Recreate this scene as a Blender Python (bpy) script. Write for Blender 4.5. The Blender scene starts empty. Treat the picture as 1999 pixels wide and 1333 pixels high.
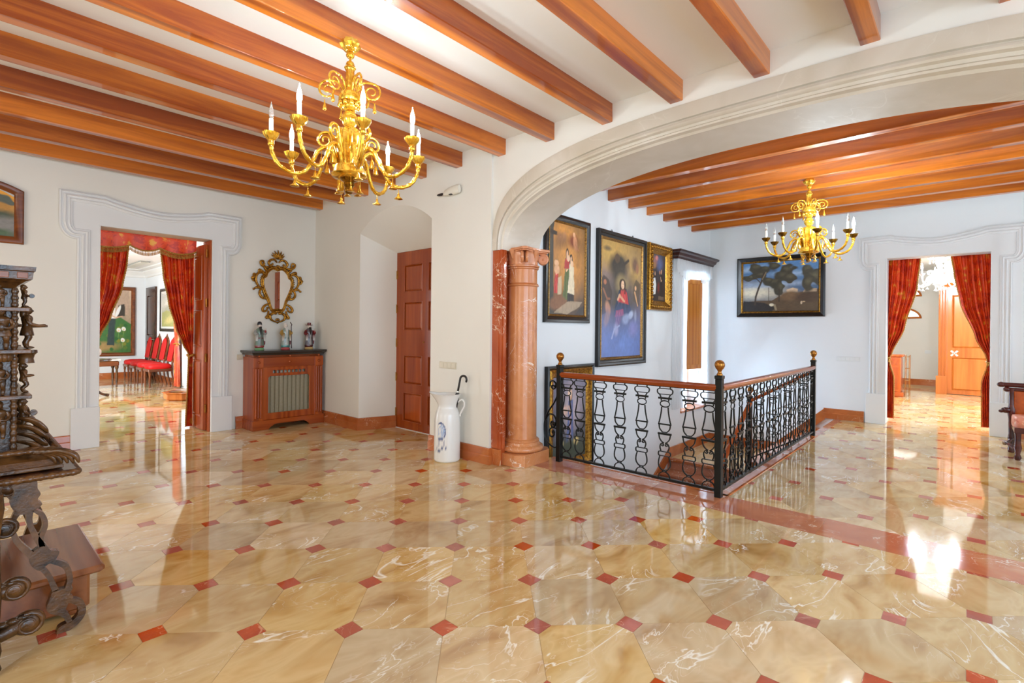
import bpy, math, random
import numpy as np
from mathutils import Vector, Matrix
from mathutils.geometry import tessellate_polygon

PI = math.pi
random.seed(7)
SC = bpy.context.scene
COL = SC.collection

# ---------------------------------------------------------------- camera
F_PX, ROLL, TH, CY_PX, CAM_H = 987.37, 0.0101, 0.0515, 643.38, 1.4
YAW = TH + PI / 4                      # angle of the world X axis in the camera's ground frame
cam_d = bpy.data.cameras.new('camera')
cam_d.sensor_fit = 'HORIZONTAL'
cam_d.sensor_width = 36.0
cam_d.lens = F_PX / 1999 * 36
cam_d.shift_y = -(666.5 - CY_PX) / 1999
cam_d.clip_start = 0.05
cam_d.clip_end = 200
cam = bpy.data.objects.new('camera', cam_d)
COL.objects.link(cam)
fwd = Vector((math.sin(YAW), math.cos(YAW), 0))
right = Vector((math.cos(YAW), -math.sin(YAW), 0))
up = Vector((0, 0, 1))
R = Matrix((right, up, -fwd)).transposed()
cam.matrix_world = Matrix.Translation((0, 0, CAM_H)) @ (R @ Matrix.Rotation(ROLL, 3, 'Z')).to_4x4()
SC.camera = cam

# ---------------------------------------------------------------- world
w = bpy.data.worlds.new('daylight')
SC.world = w
w.use_nodes = True
bg = w.node_tree.nodes['Background']
bg.inputs[0].default_value = (0.93, 0.98, 1.0, 1)
bg.inputs[1].default_value = 2.45

# ---------------------------------------------------------------- exposure
SC.view_settings.view_transform = 'Standard'
SC.view_settings.look = 'None'
SC.view_settings.gamma = 1
SC.view_settings.use_curve_mapping = False
SC.view_settings.exposure = 0.0
cy = SC.cycles
cy.max_bounces, cy.diffuse_bounces, cy.glossy_bounces, cy.transmission_bounces, cy.transparent_max_bounces = 6, 3, 4, 4, 8
cy.caustics_reflective = cy.caustics_refractive = False
cy.use_adaptive_sampling = True
cy.adaptive_threshold = 0.12

# ---------------------------------------------------------------- daylight at the window openings, plus added unseen fill lights
def opening_light(name, loc, d, sx, sz, watts, color):
    l = bpy.data.lights.new(name, 'AREA')
    l.shape = 'RECTANGLE'
    l.size, l.size_y = sx, sz
    l.energy = watts
    l.color = color
    o = bpy.data.objects.new(name, l)
    COL.objects.link(o)
    d = Vector(d).normalized()
    o.rotation_mode = 'QUATERNION'
    o.rotation_quaternion = d.to_track_quat('-Z', 'Z')
    o.location = loc
    return o
DAY = (0.56, 0.82, 1.12)           # daylight reads blue next to the lamps, as in the photograph
NEUT = (0.86, 0.95, 1.04)
WARM = (1.0, 0.82, 0.58)  # tint of the added fill lights on the left
for x in (0.0, 2.3):
    opening_light('daylight_and_fill', (x, -2.98, 1.55), (0, 1, 0), 1.4, 2.5, 88, DAY)
for x in (5.6, 7.9):
    opening_light('daylight_and_fill', (x, -2.98, 1.55), (0, 1, 0), 1.4, 2.5, 32, DAY)
opening_light('daylight_and_fill', (-1.78, 1.2, 1.55), (1, 0, 0), 1.6, 2.5, 25, WARM)  # unseen warm fill light, added to warm the hall walls
opening_light('daylight_and_fill', (-1.78, 5.3, 1.55), (1, 0, 0), 1.6, 2.5, 20, WARM)  # second unseen warm fill, added to light the arch wall
opening_light('daylight_and_fill', (8.87, 4.13, 1.35), (0, -1, 0), 1.0, 2.3, 330, DAY)
opening_light('daylight_and_fill', (-0.95, 12.0, 1.5), (1, 0, 0), 3.2, 2.2, 340, (0.82, 0.94, 1.03))  # unseen fill light, added to brighten the salon
opening_light('daylight_and_fill', (3.98, 12.75, 1.25), (-1, 0, 0), 1.15, 2.3, 120, DAY)
opening_light('daylight_and_fill', (12.6, -1.75, 1.5), (0, 1, 0), 2.2, 2.2, 130, NEUT)

# ---------------------------------------------------------------- small helpers
def srgb(c):
    out = []
    for v in c:
        v = v / 255.0
        out.append(v / 12.92 if v <= 0.04045 else ((v + 0.055) / 1.055) ** 2.4)
    return tuple(out)
def C(r, g, b):
    return srgb((r, g, b)) + (1.0,)

class MB:
    """collects shapes, then build() links them as ONE mesh object"""
    def __init__(s):
        s.v, s.f, s.mi, s.m = [], [], [], 0
    def add(s, vs, fs, M=None):
        o = len(s.v)
        if M is not None:
            vs = [M @ Vector(p) for p in vs]
        s.v.extend([tuple(p) for p in vs])
        for f in fs:
            s.f.append([i + o for i in f]); s.mi.append(s.m)
        return s
    def box(s, x0, x1, y0, y1, z0, z1, M=None):
        vs = [(x0, y0, z0), (x1, y0, z0), (x1, y1, z0), (x0, y1, z0), (x0, y0, z1), (x1, y0, z1), (x1, y1, z1), (x0, y1, z1)]
        return s.add(vs, [(0, 3, 2, 1), (4, 5, 6, 7), (0, 1, 5, 4), (1, 2, 6, 5), (2, 3, 7, 6), (3, 0, 4, 7)], M)
    def cham(s, x0, x1, y0, y1, z0, z1, c, M=None):
        """box with chamfered top and bottom rims and vertical edges"""
        def ring(z, i):
            return [(x0 + i + c, y0 + i, z), (x1 - i - c, y0 + i, z), (x1 - i, y0 + i + c, z), (x1 - i, y1 - i - c, z),
                    (x1 - i - c, y1 - i, z), (x0 + i + c, y1 - i, z), (x0 + i, y1 - i - c, z), (x0 + i, y0 + i + c, z)]
        rings = [ring(z0, c), ring(z0 + c, 0), ring(z1 - c, 0), ring(z1, c)]
        return s.loft(rings, True, True, M)
    def loft(s, rings, closed=True, cap=True, M=None):
        n = len(rings[0]); vs = [p for r in rings for p in r]; fs = []
        for a in range(len(rings) - 1):
            for i in range(n if closed else n - 1):
                j = (i + 1) % n
                fs.append((a * n + i, a * n + j, (a + 1) * n + j, (a + 1) * n + i))
        if cap and closed:
            fs.append(tuple(range(n - 1, -1, -1)))
            fs.append(tuple((len(rings) - 1) * n + i for i in range(n)))
        return s.add(vs, fs, M)
    def tube(s, pts, r, n=8, closed=False, M=None, sx=1.0, sy=1.0, upv=None, cap=True):
        pts = [Vector(p) for p in pts]; N = len(pts)
        rs = list(r) if hasattr(r, '__len__') else [r] * N
        rings = []; u = None
        for i, p in enumerate(pts):
            if closed:
                t = pts[(i + 1) % N] - pts[i - 1]
            else:
                t = pts[min(i + 1, N - 1)] - pts[max(i - 1, 0)]
            if t.length < 1e-9: t = Vector((0, 0, 1))
            t.normalize()
            if upv is not None:
                a = Vector(upv); u = a - t * a.dot(t)
                if u.length < 1e-6: u = t.orthogonal()
                u.normalize()
            elif u is None:
                u = t.orthogonal().normalized()
            else:
                u = u - t * u.dot(t)
                u = t.orthogonal().normalized() if u.length < 1e-6 else u.normalized()
            b = t.cross(u)
            off = PI / n if n == 4 else 0
            rings.append([tuple(p + (u * math.cos(2 * PI * k / n + off) * sx + b * math.sin(2 * PI * k / n + off) * sy) * rs[i]) for k in range(n)])
        if closed:
            rings.append(rings[0])
            return s.loft(rings, True, False, M)
        return s.loft(rings, True, cap, M)
    def lathe(s, prof, n=24, c=(0, 0, 0), M=None, flute=None):
        rings = []
        for (r, z) in prof:
            ring = []
            for k in range(n):
                a = 2 * PI * k / n; rr = max(r, 1e-5)
                if flute: rr *= 1 + flute[1] * math.cos(flute[0] * a)
                ring.append((c[0] + rr * math.cos(a), c[1] + rr * math.sin(a), c[2] + z))
            rings.append(ring)
        return s.loft(rings, True, True, M)
    def ball(s, c, r, n=12, m=8, M=None):
        rx, ry, rz = (r, r, r) if not hasattr(r, '__len__') else r
        rings = []
        for j in range(m + 1):
            a = -PI / 2 + PI * j / m
            rr = max(math.cos(a), 1e-4)
            rings.append([(c[0] + rx * rr * math.cos(2 * PI * k / n), c[1] + ry * rr * math.sin(2 * PI * k / n), c[2] + rz * math.sin(a)) for k in range(n)])
        return s.loft(rings, True, True, M)
    def plate(s, loops, t, M=None, z0=0.0):
        """polygon with holes in local XY, from z0 to z0+t"""
        flat = [p for l in loops for p in l]
        tris = tessellate_polygon([[Vector((p[0], p[1], 0)) for p in l] for l in loops])
        n = len(flat)
        vs = [(p[0], p[1], z0 + t) for p in flat] + [(p[0], p[1], z0) for p in flat]
        fs = []
        for a, b, c in tris:
            pa, pb, pc = flat[a], flat[b], flat[c]
            ar = (pb[0] - pa[0]) * (pc[1] - pa[1]) - (pb[1] - pa[1]) * (pc[0] - pa[0])
            if ar < 0: b, c = c, b
            fs.append((a, b, c)); fs.append((a + n, c + n, b + n))
        o = 0
        for l in loops:
            k = len(l)
            ar = sum(l[i][0] * l[(i + 1) % k][1] - l[(i + 1) % k][0] * l[i][1] for i in range(k))
            hole = l is not loops[0]
            for i in range(k):
                j = (i + 1) % k
                q = (o + i, o + i + n, o + j + n, o + j)
                if (ar < 0) != hole: q = q[::-1]
                fs.append(q)
            o += k
        return s.add(vs, fs, M)
    def grid(s, fn, nu, nv, M=None):
        vs = [fn(i / nu, j / nv) for j in range(nv + 1) for i in range(nu + 1)]
        fs = [(j * (nu + 1) + i, j * (nu + 1) + i + 1, (j + 1) * (nu + 1) + i + 1, (j + 1) * (nu + 1) + i) for j in range(nv) for i in range(nu)]
        return s.add(vs, fs, M)
    def mould(s, path, prof, closed=False, M=None):
        """sweep (offset, height) profile along a 2-D path (offset to the left of travel), mitred"""
        P = [Vector((p[0], p[1])) for p in path]; N = len(P); rings = []
        for i in range(N):
            if closed or 0 < i < N - 1:
                a = (P[i] - P[i - 1]).normalized(); b = (P[(i + 1) % N] - P[i]).normalized()
            elif i == 0:
                a = b = (P[1] - P[0]).normalized()
            else:
                a = b = (P[i] - P[i - 1]).normalized()
            na, nb = Vector((-a.y, a.x)), Vector((-b.y, b.x))
            m = (na + nb)
            m = m / max(m.length_squared, 0.3) * 2 if m.length > 1e-6 else na
            rings.append([(P[i].x + m.x * d, P[i].y + m.y * d, h) for d, h in prof])
        if closed: rings.append(rings[0])
        return s.loft(rings, False, False, M)
    def build(s, name, mats, parent=None, smooth=None, bevel=0, loc=None):
        me = bpy.data.meshes.new(name)
        me.from_pydata(s.v, [], s.f)
        if not isinstance(mats, (list, tuple)): mats = [mats]
        for m in mats: me.materials.append(m)
        if len(mats) > 1: me.polygons.foreach_set('material_index', s.mi)
        if smooth:
            me.polygons.foreach_set('use_smooth', [True] * len(me.polygons))
            if smooth is not True:
                me.set_sharp_from_angle(angle=math.radians(smooth))
        me.update()
        o = bpy.data.objects.new(name, me)
        COL.objects.link(o)
        if parent: o.parent = parent
        if loc: o.location = loc
        if bevel:
            b = o.modifiers.new('bevel', 'BEVEL'); b.width = bevel; b.segments = 2; b.limit_method = 'ANGLE'
        return o

def tag(o, label=None, cat=None, group=None, kind=None):
    if label: o['label'] = label
    if cat: o['category'] = cat
    if group: o['group'] = group
    if kind: o['kind'] = kind
    return o
def thing(name, label, cat, loc=(0, 0, 0), rz=0, group=None, kind=None):
    o = bpy.data.objects.new(name, None)
    o.empty_display_size = 0.1
    COL.objects.link(o)
    o.location = loc
    o.rotation_euler = (0, 0, rz)
    return tag(o, label, cat, group, kind)
def dup(o, parent=None):
    c = o.copy(); COL.objects.link(c)
    if parent: c.parent = parent
    for ch in list(o.children): dup(ch, c)
    return c
def inst(o, parent, loc=None, rz=None):
    c = o.copy(); COL.objects.link(c); c.parent = parent
    if loc is not None: c.location = loc
    if rz is not None: c.rotation_euler = (0, 0, rz)
    return c
def planeM(o, r, u, n):
    r, u, n = Vector(r), Vector(u), Vector(n)
    return Matrix(((r.x, u.x, n.x, o[0]), (r.y, u.y, n.y, o[1]), (r.z, u.z, n.z, o[2]), (0, 0, 0, 1)))
def wallY(x, y, z=0):      # wall facing -Y : local x = +X, y = up, z = out
    return planeM((x, y, z), (1, 0, 0), (0, 0, 1), (0, -1, 0))
def wallX(x, y, z=0):      # wall facing -X : local x = -Y, y = up, z = out
    return planeM((x, y, z), (0, -1, 0), (0, 0, 1), (-1, 0, 0))
def rect(x0, x1, y0, y1):
    return [(x0, y0), (x1, y0), (x1, y1), (x0, y1)]
def spiral(cx, cy, r0, r1, a0, turns, n=24):
    return [(cx + (r0 + (r1 - r0) * i / n) * math.cos(a0 + 2 * PI * turns * i / n), cy + (r0 + (r1 - r0) * i / n) * math.sin(a0 + 2 * PI * turns * i / n)) for i in range(n + 1)]
def smoothpath(pts, k=6):
    """Catmull-Rom through points of any dimension"""
    out = []
    P = [tuple(p) for p in pts]
    for i in range(len(P) - 1):
        p0, p1, p2, p3 = P[max(i - 1, 0)], P[i], P[i + 1], P[min(i + 2, len(P) - 1)]
        for j in range(k):
            t = j / k
            out.append(tuple(0.5 * (2 * b + (c - a) * t + (2 * a - 5 * b + 4 * c - d) * t * t + (3 * b - a - 3 * c + d) * t ** 3) for a, b, c, d in zip(p0, p1, p2, p3)))
    out.append(P[-1])
    return out

# ---------------------------------------------------------------- materials
def newmat(name):
    m = bpy.data.materials.new(name); m.use_nodes = True
    nt = m.node_tree
    return m, nt, nt.nodes['Principled BSDF']
def nd(nt, t, ins=None, **props):
    n = nt.nodes.new('ShaderNode' + t)
    for k, v in props.items(): setattr(n, k, v)
    for k, v in (ins or {}).items():
        i = n.inputs[k]
        if hasattr(v, 'is_linked') or v.__class__.__name__.startswith('NodeSocket'): nt.links.new(v, i)
        else: i.default_value = v
    return n
def math_(nt, op, a, b=None, clamp=False):
    ins = {0: a}
    if b is not None: ins[1] = b
    return nd(nt, 'Math', ins, operation=op, use_clamp=clamp).outputs[0]
def ramp(nt, fac, stops):
    n = nd(nt, 'ValToRGB', {0: fac})
    e = n.color_ramp.elements
    while len(e) < len(stops): e.new(0.5)
    for el, (p, c) in zip(e, stops):
        el.position = p; el.color = c
    return n.outputs[0]
def mix(nt, fac, a, b):
    n = nd(nt, 'Mix', data_type='RGBA')
    for sock, v in ((n.inputs[0], fac), (n.inputs[6], a), (n.inputs[7], b)):
        if v.__class__.__name__.startswith('NodeSocket'): nt.links.new(v, sock)
        else: sock.default_value = v
    return n.outputs[2]
def coords(nt, scale=(1, 1, 1), rot=(0, 0, 0), obj=True, rnd=0.0):
    tc = nd(nt, 'TexCoord').outputs['Object'] if obj else nd(nt, 'NewGeometry').outputs['Position']
    v = tc
    if rnd:
        oi = nd(nt, 'ObjectInfo').outputs['Random']
        off = nd(nt, 'CombineXYZ', {0: math_(nt, 'MULTIPLY', oi, rnd), 1: math_(nt, 'MULTIPLY', oi, rnd * 1.7), 2: math_(nt, 'MULTIPLY', oi, rnd * 0.6)}).outputs[0]
        v = nd(nt, 'VectorMath', {0: tc, 1: off}, operation='ADD').outputs[0]
    return nd(nt, 'Mapping', {'Vector': v, 'Rotation': rot, 'Scale': scale}).outputs[0]
def bump(nt, bsdf, h, strength=0.2, dist=0.01):
    b = nd(nt, 'Bump', {'Height': h, 'Strength': strength, 'Distance': dist})
    nt.links.new(b.outputs[0], bsdf.inputs['Normal'])
def plain(name, col, rough=0.5, metal=0.0, **kw):
    m, nt, b = newmat(name)
    b.inputs['Base Color'].default_value = col
    b.inputs['Roughness'].default_value = rough
    b.inputs['Metallic'].default_value = metal
    for k, v in kw.items(): b.inputs[k.replace('_', ' ')].default_value = v
    return m
def plaster(name, col, amt=0.03):
    m, nt, b = newmat(name)
    v = coords(nt, obj=False)
    n = nd(nt, 'TexNoise', {'Vector': v, 'Scale': 1.3, 'Detail': 4}).outputs[0]
    lo = tuple(c * (1 - amt) for c in col[:3]) + (1,)
    c = ramp(nt, n, [(0.3, lo), (0.7, col)])
    nt.links.new(c, b.inputs['Base Color'])
    b.inputs['Roughness'].default_value = 0.7
    return m
def vein_mask(nt, v, scale, width, dist=1.2, detail=4):
    n = nd(nt, 'TexNoise', {'Vector': v, 'Scale': scale, 'Detail': detail, 'Distortion': dist, 'Roughness': 0.55}).outputs[0]
    a = math_(nt, 'ABSOLUTE', math_(nt, 'SUBTRACT', n, 0.5))
    return nd(nt, 'MapRange', {0: a, 1: 0.0, 2: width, 3: 1.0, 4: 0.0}).outputs[0]
def marble(name, stops, vein, rough, scale=2.0, vscale=1.5, vwidth=0.008, aniso=(1, 1, 1), rot=(0, 0, 0), rnd=0.0, obj=False, vein_amt=1.0, tone=0.0):
    m, nt, b = newmat(name)
    v = coords(nt, aniso, rot, obj, rnd)
    n = nd(nt, 'TexNoise', {'Vector': v, 'Scale': scale, 'Detail': 3, 'Distortion': 0.6, 'Roughness': 0.6}).outputs[0]
    c = ramp(nt, n, stops)
    msk = nd(nt, 'TexNoise', {'Vector': v, 'Scale': vscale * 1.1, 'Detail': 1}).outputs[0]
    gate = nd(nt, 'MapRange', {0: msk, 1: 0.48, 2: 0.57, 3: 0.0, 4: 1.0}).outputs[0]
    v1 = math_(nt, 'MULTIPLY', vein_mask(nt, v, vscale, vwidth), gate)
    v2 = math_(nt, 'MULTIPLY', vein_mask(nt, v, vscale * 3.1, vwidth * 1.2, 1.8, 2), math_(nt, 'MULTIPLY', gate, 0.35))
    vm = math_(nt, 'MULTIPLY', math_(nt, 'MAXIMUM', v1, v2), vein_amt)
    c = mix(nt, vm, c, vein)
    if tone:
        oi = nd(nt, 'ObjectInfo').outputs['Random']
        hs = nd(nt, 'HueSaturation', {'Color': c, 'Value': nd(nt, 'MapRange', {0: oi, 3: 1 - tone, 4: 1 + tone}).outputs[0],
                                      'Saturation': nd(nt, 'MapRange', {0: math_(nt, 'FRACT', math_(nt, 'MULTIPLY', oi, 7.3)), 3: 0.8, 4: 1.1}).outputs[0]})
        c = hs.outputs[0]
    nt.links.new(c, b.inputs['Base Color'])
    b.inputs['Roughness'].default_value = rough
    b.inputs['Specular IOR Level'].default_value = 0.7
    return m
def wood(name, c0, c1, rough, scale=1.0, axis='X', knots=True, rnd=9.0, contrast=1.0, coat=0.0):
    m, nt, b = newmat(name)
    sc = {'X': (0.5, 9, 9), 'Y': (9, 0.5, 9), 'Z': (9, 9, 0.5)}[axis]
    v = coords(nt, tuple(s * scale for s in sc), (0, 0, 0), True, rnd)
    n = nd(nt, 'TexNoise', {'Vector': v, 'Scale': 1.6, 'Detail': 6, 'Distortion': 1.4, 'Roughness': 0.62}).outputs[0]
    w_ = nd(nt, 'TexWave', {'Vector': v, 'Scale': 0.55, 'Distortion': 7.0, 'Detail': 2.0}, bands_direction={'X': 'Y', 'Y': 'X', 'Z': 'X'}[axis]).outputs['Fac']
    f = math_(nt, 'ADD', math_(nt, 'MULTIPLY', n, 0.75), math_(nt, 'MULTIPLY', w_, 0.25))
    c = ramp(nt, f, [(0.5 - 0.22 / contrast, c0), (0.5 + 0.22 / contrast, c1)])
    oi = nd(nt, 'ObjectInfo').outputs['Random']
    c = nd(nt, 'HueSaturation', {'Color': c, 'Value': nd(nt, 'MapRange', {0: oi, 3: 0.86, 4: 1.1}).outputs[0]}).outputs[0]
    nt.links.new(c, b.inputs['Base Color'])
    b.inputs['Roughness'].default_value = rough
    b.inputs['Coat Weight'].default_value = coat
    b.inputs['Coat Roughness'].default_value = 0.04
    return m
def carved(name, c0, c1, rough=0.35):
    """dark oiled carved wood: tone mottling and fine chisel relief"""
    m, nt, b = newmat(name)
    v = coords(nt)
    n = nd(nt, 'TexNoise', {'Vector': v, 'Scale': 14, 'Detail': 5}).outputs[0]
    nt.links.new(ramp(nt, n, [(0.3, c0), (0.72, c1)]), b.inputs['Base Color'])
    b.inputs['Roughness'].default_value = rough
    f = nd(nt, 'TexNoise', {'Vector': v, 'Scale': 90, 'Detail': 3}).outputs[0]
    bump(nt, b, f, 0.35, 0.004)
    return m
def gilded(name, c0, c1, rough=0.28, sc=30, metal=0.85):
    m, nt, b = newmat(name)
    v = coords(nt)
    n = nd(nt, 'TexNoise', {'Vector': v, 'Scale': sc, 'Detail': 4}).outputs[0]
    nt.links.new(ramp(nt, n, [(0.35, c0), (0.65, c1)]), b.inputs['Base Color'])
    b.inputs['Roughness'].default_value = rough
    b.inputs['Metallic'].default_value = metal
    bump(nt, b, n, 0.25, 0.004)
    return m
def damask(name, dark, mid, lite, sc=9.0, axes=(1, 1, 1)):
    m, nt, b = newmat(name)
    v = coords(nt, axes)
    vo = nd(nt, 'TexVoronoi', {'Vector': v, 'Scale': sc, 'Randomness': 0.75}, feature='SMOOTH_F1').outputs['Distance']
    nz = nd(nt, 'TexNoise', {'Vector': v, 'Scale': sc * 1.8, 'Detail': 3, 'Distortion': 1.5}).outputs[0]
    f = math_(nt, 'ADD', math_(nt, 'MULTIPLY', vo, 0.7), math_(nt, 'MULTIPLY', nz, 0.6))
    c = ramp(nt, f, [(0.38, lite), (0.48, mid), (0.62, mid), (0.72, dark)])
    nt.links.new(c, b.inputs['Base Color'])
    b.inputs['Roughness'].default_value = 0.45
    b.inputs['Sheen Weight'].default_value = 0.0
    wv = nd(nt, 'TexNoise', {'Vector': v, 'Scale': 160, 'Detail': 1}).outputs[0]
    bump(nt, b, wv, 0.1, 0.002)
    return m
def painted(name, rough=0.42):
    m, nt, b = newmat(name)
    a = nd(nt, 'Attribute', attribute_name='paint')
    nt.links.new(a.outputs['Color'], b.inputs['Base Color'])
    b.inputs['Roughness'].default_value = rough
    return m

M = {}
M['wall'] = plaster('wall_plaster', C(236, 230, 219))
M['wall_hall'] = plaster('hall_plaster', C(236, 236, 236))
M['ceiling'] = plaster('ceiling_plaster', C(240, 236, 230), 0.02)
M['trim'] = plaster('door_surround_stone', C(232, 230, 228), 0.02)
M['stone'] = marble('arch_limestone', [(0.3, C(200, 186, 164)), (0.7, C(218, 206, 190))], C(236, 228, 214), 0.6, 1.6, 0.8, 0.006, vein_amt=0.3)
M['beam'] = wood('beam_pine', C(146, 60, 8), C(222, 124, 30), 0.3, 0.55, 'X', contrast=1.35, coat=0.6)
M['beam_y'] = wood('beam_pine_hall', C(146, 62, 12), C(220, 124, 36), 0.3, 0.55, 'Y', contrast=1.35, coat=0.6)
TILE_STOPS = [(0.22, C(168, 120, 58)), (0.40, C(204, 164, 104)), (0.58, C(220, 188, 134)), (0.78, C(192, 150, 88))]
M['tile'] = marble('cream_marble_tile', TILE_STOPS, C(250, 242, 224), 0.05, 2.4, 1.25, 0.0105, (1.0, 2.2, 1), (0, 0, PI / 4), 40.0, True, tone=0.12)
M['grout'] = plain('tile_joint', C(196, 160, 110), 0.25)
M['inset'] = marble('red_marble_inset', [(0.3, C(168, 58, 16)), (0.7, C(200, 82, 30))], C(232, 176, 136), 0.06, 5, 3, 0.006, rnd=30, obj=True, vein_amt=0.7, tone=0.12)
M['band'] = marble('red_marble_band', [(0.3, C(176, 92, 48)), (0.6, C(200, 116, 66)), (0.8, C(212, 150, 98))], C(242, 222, 196), 0.07, 2.5, 2.0, 0.008, rnd=30, obj=True, tone=0.1)
M['base'] = marble('rust_marble_skirting', [(0.3, C(168, 84, 38)), (0.7, C(196, 112, 58))], C(234, 190, 150), 0.12, 3.0, 2.2, 0.006)
M['column'] = marble('orange_marble_column', [(0.25, C(186, 106, 56)), (0.55, C(212, 140, 88)), (0.8, C(200, 120, 66))], C(250, 238, 222), 0.26, 2.6, 2.1, 0.0075)
M['pilaster'] = marble('red_marble_pilaster', [(0.3, C(162, 66, 28)), (0.7, C(190, 92, 46))], C(246, 220, 188), 0.16, 3.0, 3.2, 0.011)
M['capital'] = marble('carved_marble_capital', [(0.3, C(204, 126, 80)), (0.7, C(218, 148, 102))], C(244, 220, 190), 0.3, 3.0, 2.0, 0.003)
M['mahogany'] = wood('mahogany', C(142, 56, 14), C(188, 88, 28), 0.22, 0.7, 'Z', contrast=0.9)
M['mahogany_x'] = wood('mahogany_rail', C(142, 56, 14), C(188, 88, 28), 0.22, 0.7, 'X', contrast=0.9)
M['oak'] = wood('honey_wood', C(186, 104, 30), C(222, 142, 54), 0.25, 0.6, 'Z', contrast=0.9)
M['oakdoor'] = wood('amber_wood_door', C(166, 84, 26), C(200, 116, 46), 0.22, 0.6, 'Z', contrast=0.9)
M['handrail'] = wood('handrail_wood', C(140, 58, 20), C(180, 86, 34), 0.16, 0.8, 'X', contrast=0.9)
M['handrail_y'] = wood('handrail_wood_y', C(140, 58, 20), C(180, 86, 34), 0.16, 0.8, 'Y', contrast=0.9)
M['dark'] = carved('dark_carved_wood', C(34, 20, 9), C(112, 72, 34), 0.24)
M['darkflat'] = wood('dark_walnut', C(40, 20, 9), C(84, 46, 22), 0.22, 0.8, 'Y')
M['chest'] = wood('polished_brown_wood', C(122, 66, 34), C(158, 94, 54), 0.18, 0.8, 'Y')
M['cornice'] = wood('dark_cornice_wood', C(40, 20, 18), C(72, 38, 30), 0.3, 0.8, 'X')
M['slate'] = plain('dark_stone_top', C(52, 46, 40), 0.2)
M['iron'] = plain('black_iron', C(30, 32, 30), 0.38, 0.6)
M['brass'] = gilded('aged_brass', C(150, 96, 40), C(190, 136, 66), 0.25, 10, 0.95)
M['gilt'] = gilded('gilded_frame', C(120, 74, 18), C(196, 142, 48), 0.32, 40, 0.75)
M['giltdark'] = gilded('worn_gold', C(104, 70, 26), C(178, 130, 58), 0.35, 60, 0.6)
M['black'] = plain('black_lacquer', C(24, 20, 18), 0.25)
M['frame_brown'] = wood('frame_brown_wood', C(92, 42, 14), C(140, 76, 30), 0.3, 1.0, 'X')
M['gold'] = gilded('chandelier_gold', C(212, 150, 30), C(250, 206, 84), 0.16, 25, 0.8)
M['golddark'] = gilded('chandelier_bronze', C(110, 78, 20), C(150, 112, 40), 0.25, 20, 0.9)
M['candle'] = plain('candle_sleeve', C(250, 246, 232), 0.4)
M['bulb_off'] = plain('clear_bulb', C(244, 240, 230), 0.06, Transmission_Weight=0.8)
M['crystal'] = plain('white_crystal', C(245, 247, 250), 0.08, Transmission_Weight=0.35)
M['ceramic'] = plain('white_ceramic', C(238, 232, 224), 0.16)
M['rubber'] = plain('black_umbrella', C(26, 16, 14), 0.35)
M['switch'] = plain('switch_plastic', C(214, 202, 178), 0.4)
M['switchw'] = plain('switch_white', C(232, 232, 230), 0.4)
M['white'] = plain('white_plastic', C(228, 220, 204), 0.4)
M['metalgrey'] = plain('grey_enamel', C(150, 148, 140), 0.4)
M['damask'] = damask('red_damask', C(202, 44, 8), C(238, 76, 16), C(248, 172, 56))
M['damask2'] = damask('orange_damask', C(196, 48, 10), C(222, 84, 20), C(244, 160, 60), 7)
M['trimgold'] = gilded('gold_fringe', C(150, 96, 26), C(206, 150, 58), 0.55, 90, 0.15)
M['velvet'] = plain('red_velvet', C(206, 10, 8), 0.6)
M['seat'] = damask('coral_damask', C(206, 96, 74), C(226, 140, 108), C(244, 196, 160), 14)
M['paint'] = painted('oil_paint')
M['porcelain'] = painted('painted_porcelain', 0.2)
M['mirror'] = plain('mirror_glass', (0.9, 0.9, 0.9, 1), 0.02, 1.0)
M['grille'] = plain('brass_mesh', C(168, 156, 120), 0.35, 0.4)
M['fin'] = plain('radiator_enamel', C(196, 190, 172), 0.4)
M['silver'] = plain('silver', C(220, 216, 206), 0.2, 0.9)
def sheer():
    m, nt, b = newmat('sheer_white_voile')
    b.inputs['Base Color'].default_value = C(244, 244, 244)
    b.inputs['Roughness'].default_value = 0.8
    tr = nd(nt, 'BsdfTranslucent', {0: C(250, 250, 250)})
    tp = nd(nt, 'BsdfTransparent')
    m1 = nd(nt, 'MixShader', {0: 0.45, 1: b.outputs[0], 2: tr.outputs[0]})
    m2 = nd(nt, 'MixShader', {0: 0.25, 1: m1.outputs[0], 2: tp.outputs[0]})
    nt.links.new(m2.outputs[0], nt.nodes['Material Output'].inputs[0])
    return m
M['sheer'] = sheer()
def glow(name, col, strength):
    m, nt, b = newmat(name)
    b.inputs['Base Color'].default_value = col
    b.inputs['Emission Color'].default_value = col
    b.inputs['Emission Strength'].default_value = strength
    return m
M['bulb'] = glow('lit_bulb', (0.74, 0.87, 0.94, 1), 425)
M['bulb_hall'] = glow('lit_bulb_hall', (0.72, 0.88, 1.0, 1), 2300)
M['bulb_white'] = glow('lit_bulb_white', (0.80, 0.90, 1.0, 1), 2400)
def pane_glass():
    m, nt, b = newmat('window_glass')
    tp = nd(nt, 'BsdfTransparent', {0: (0.97, 0.98, 0.98, 1)})
    gl = nd(nt, 'BsdfGlossy', {'Roughness': 0.02})
    fr = nd(nt, 'Fresnel', {'IOR': 1.45})
    mx = nd(nt, 'MixShader', {0: fr.outputs[0], 1: tp.outputs[0], 2: gl.outputs[0]})
    nt.links.new(mx.outputs[0], nt.nodes['Material Output'].inputs[0])
    return m
M['glass'] = pane_glass()

# ================================================================ THE SETTING
XA, YB, XR, YP, ZC = 3.78, 7.48, 9.65, 3.65, 3.345
LAT0, LS = (0.6237, 2.7499), 0.44016           # tile lattice origin (a red inset) and pitch
D = math.sqrt(0.5) * LS                        # lattice runs diagonally to the walls
INS = 0.093                                    # side of a red inset

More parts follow.
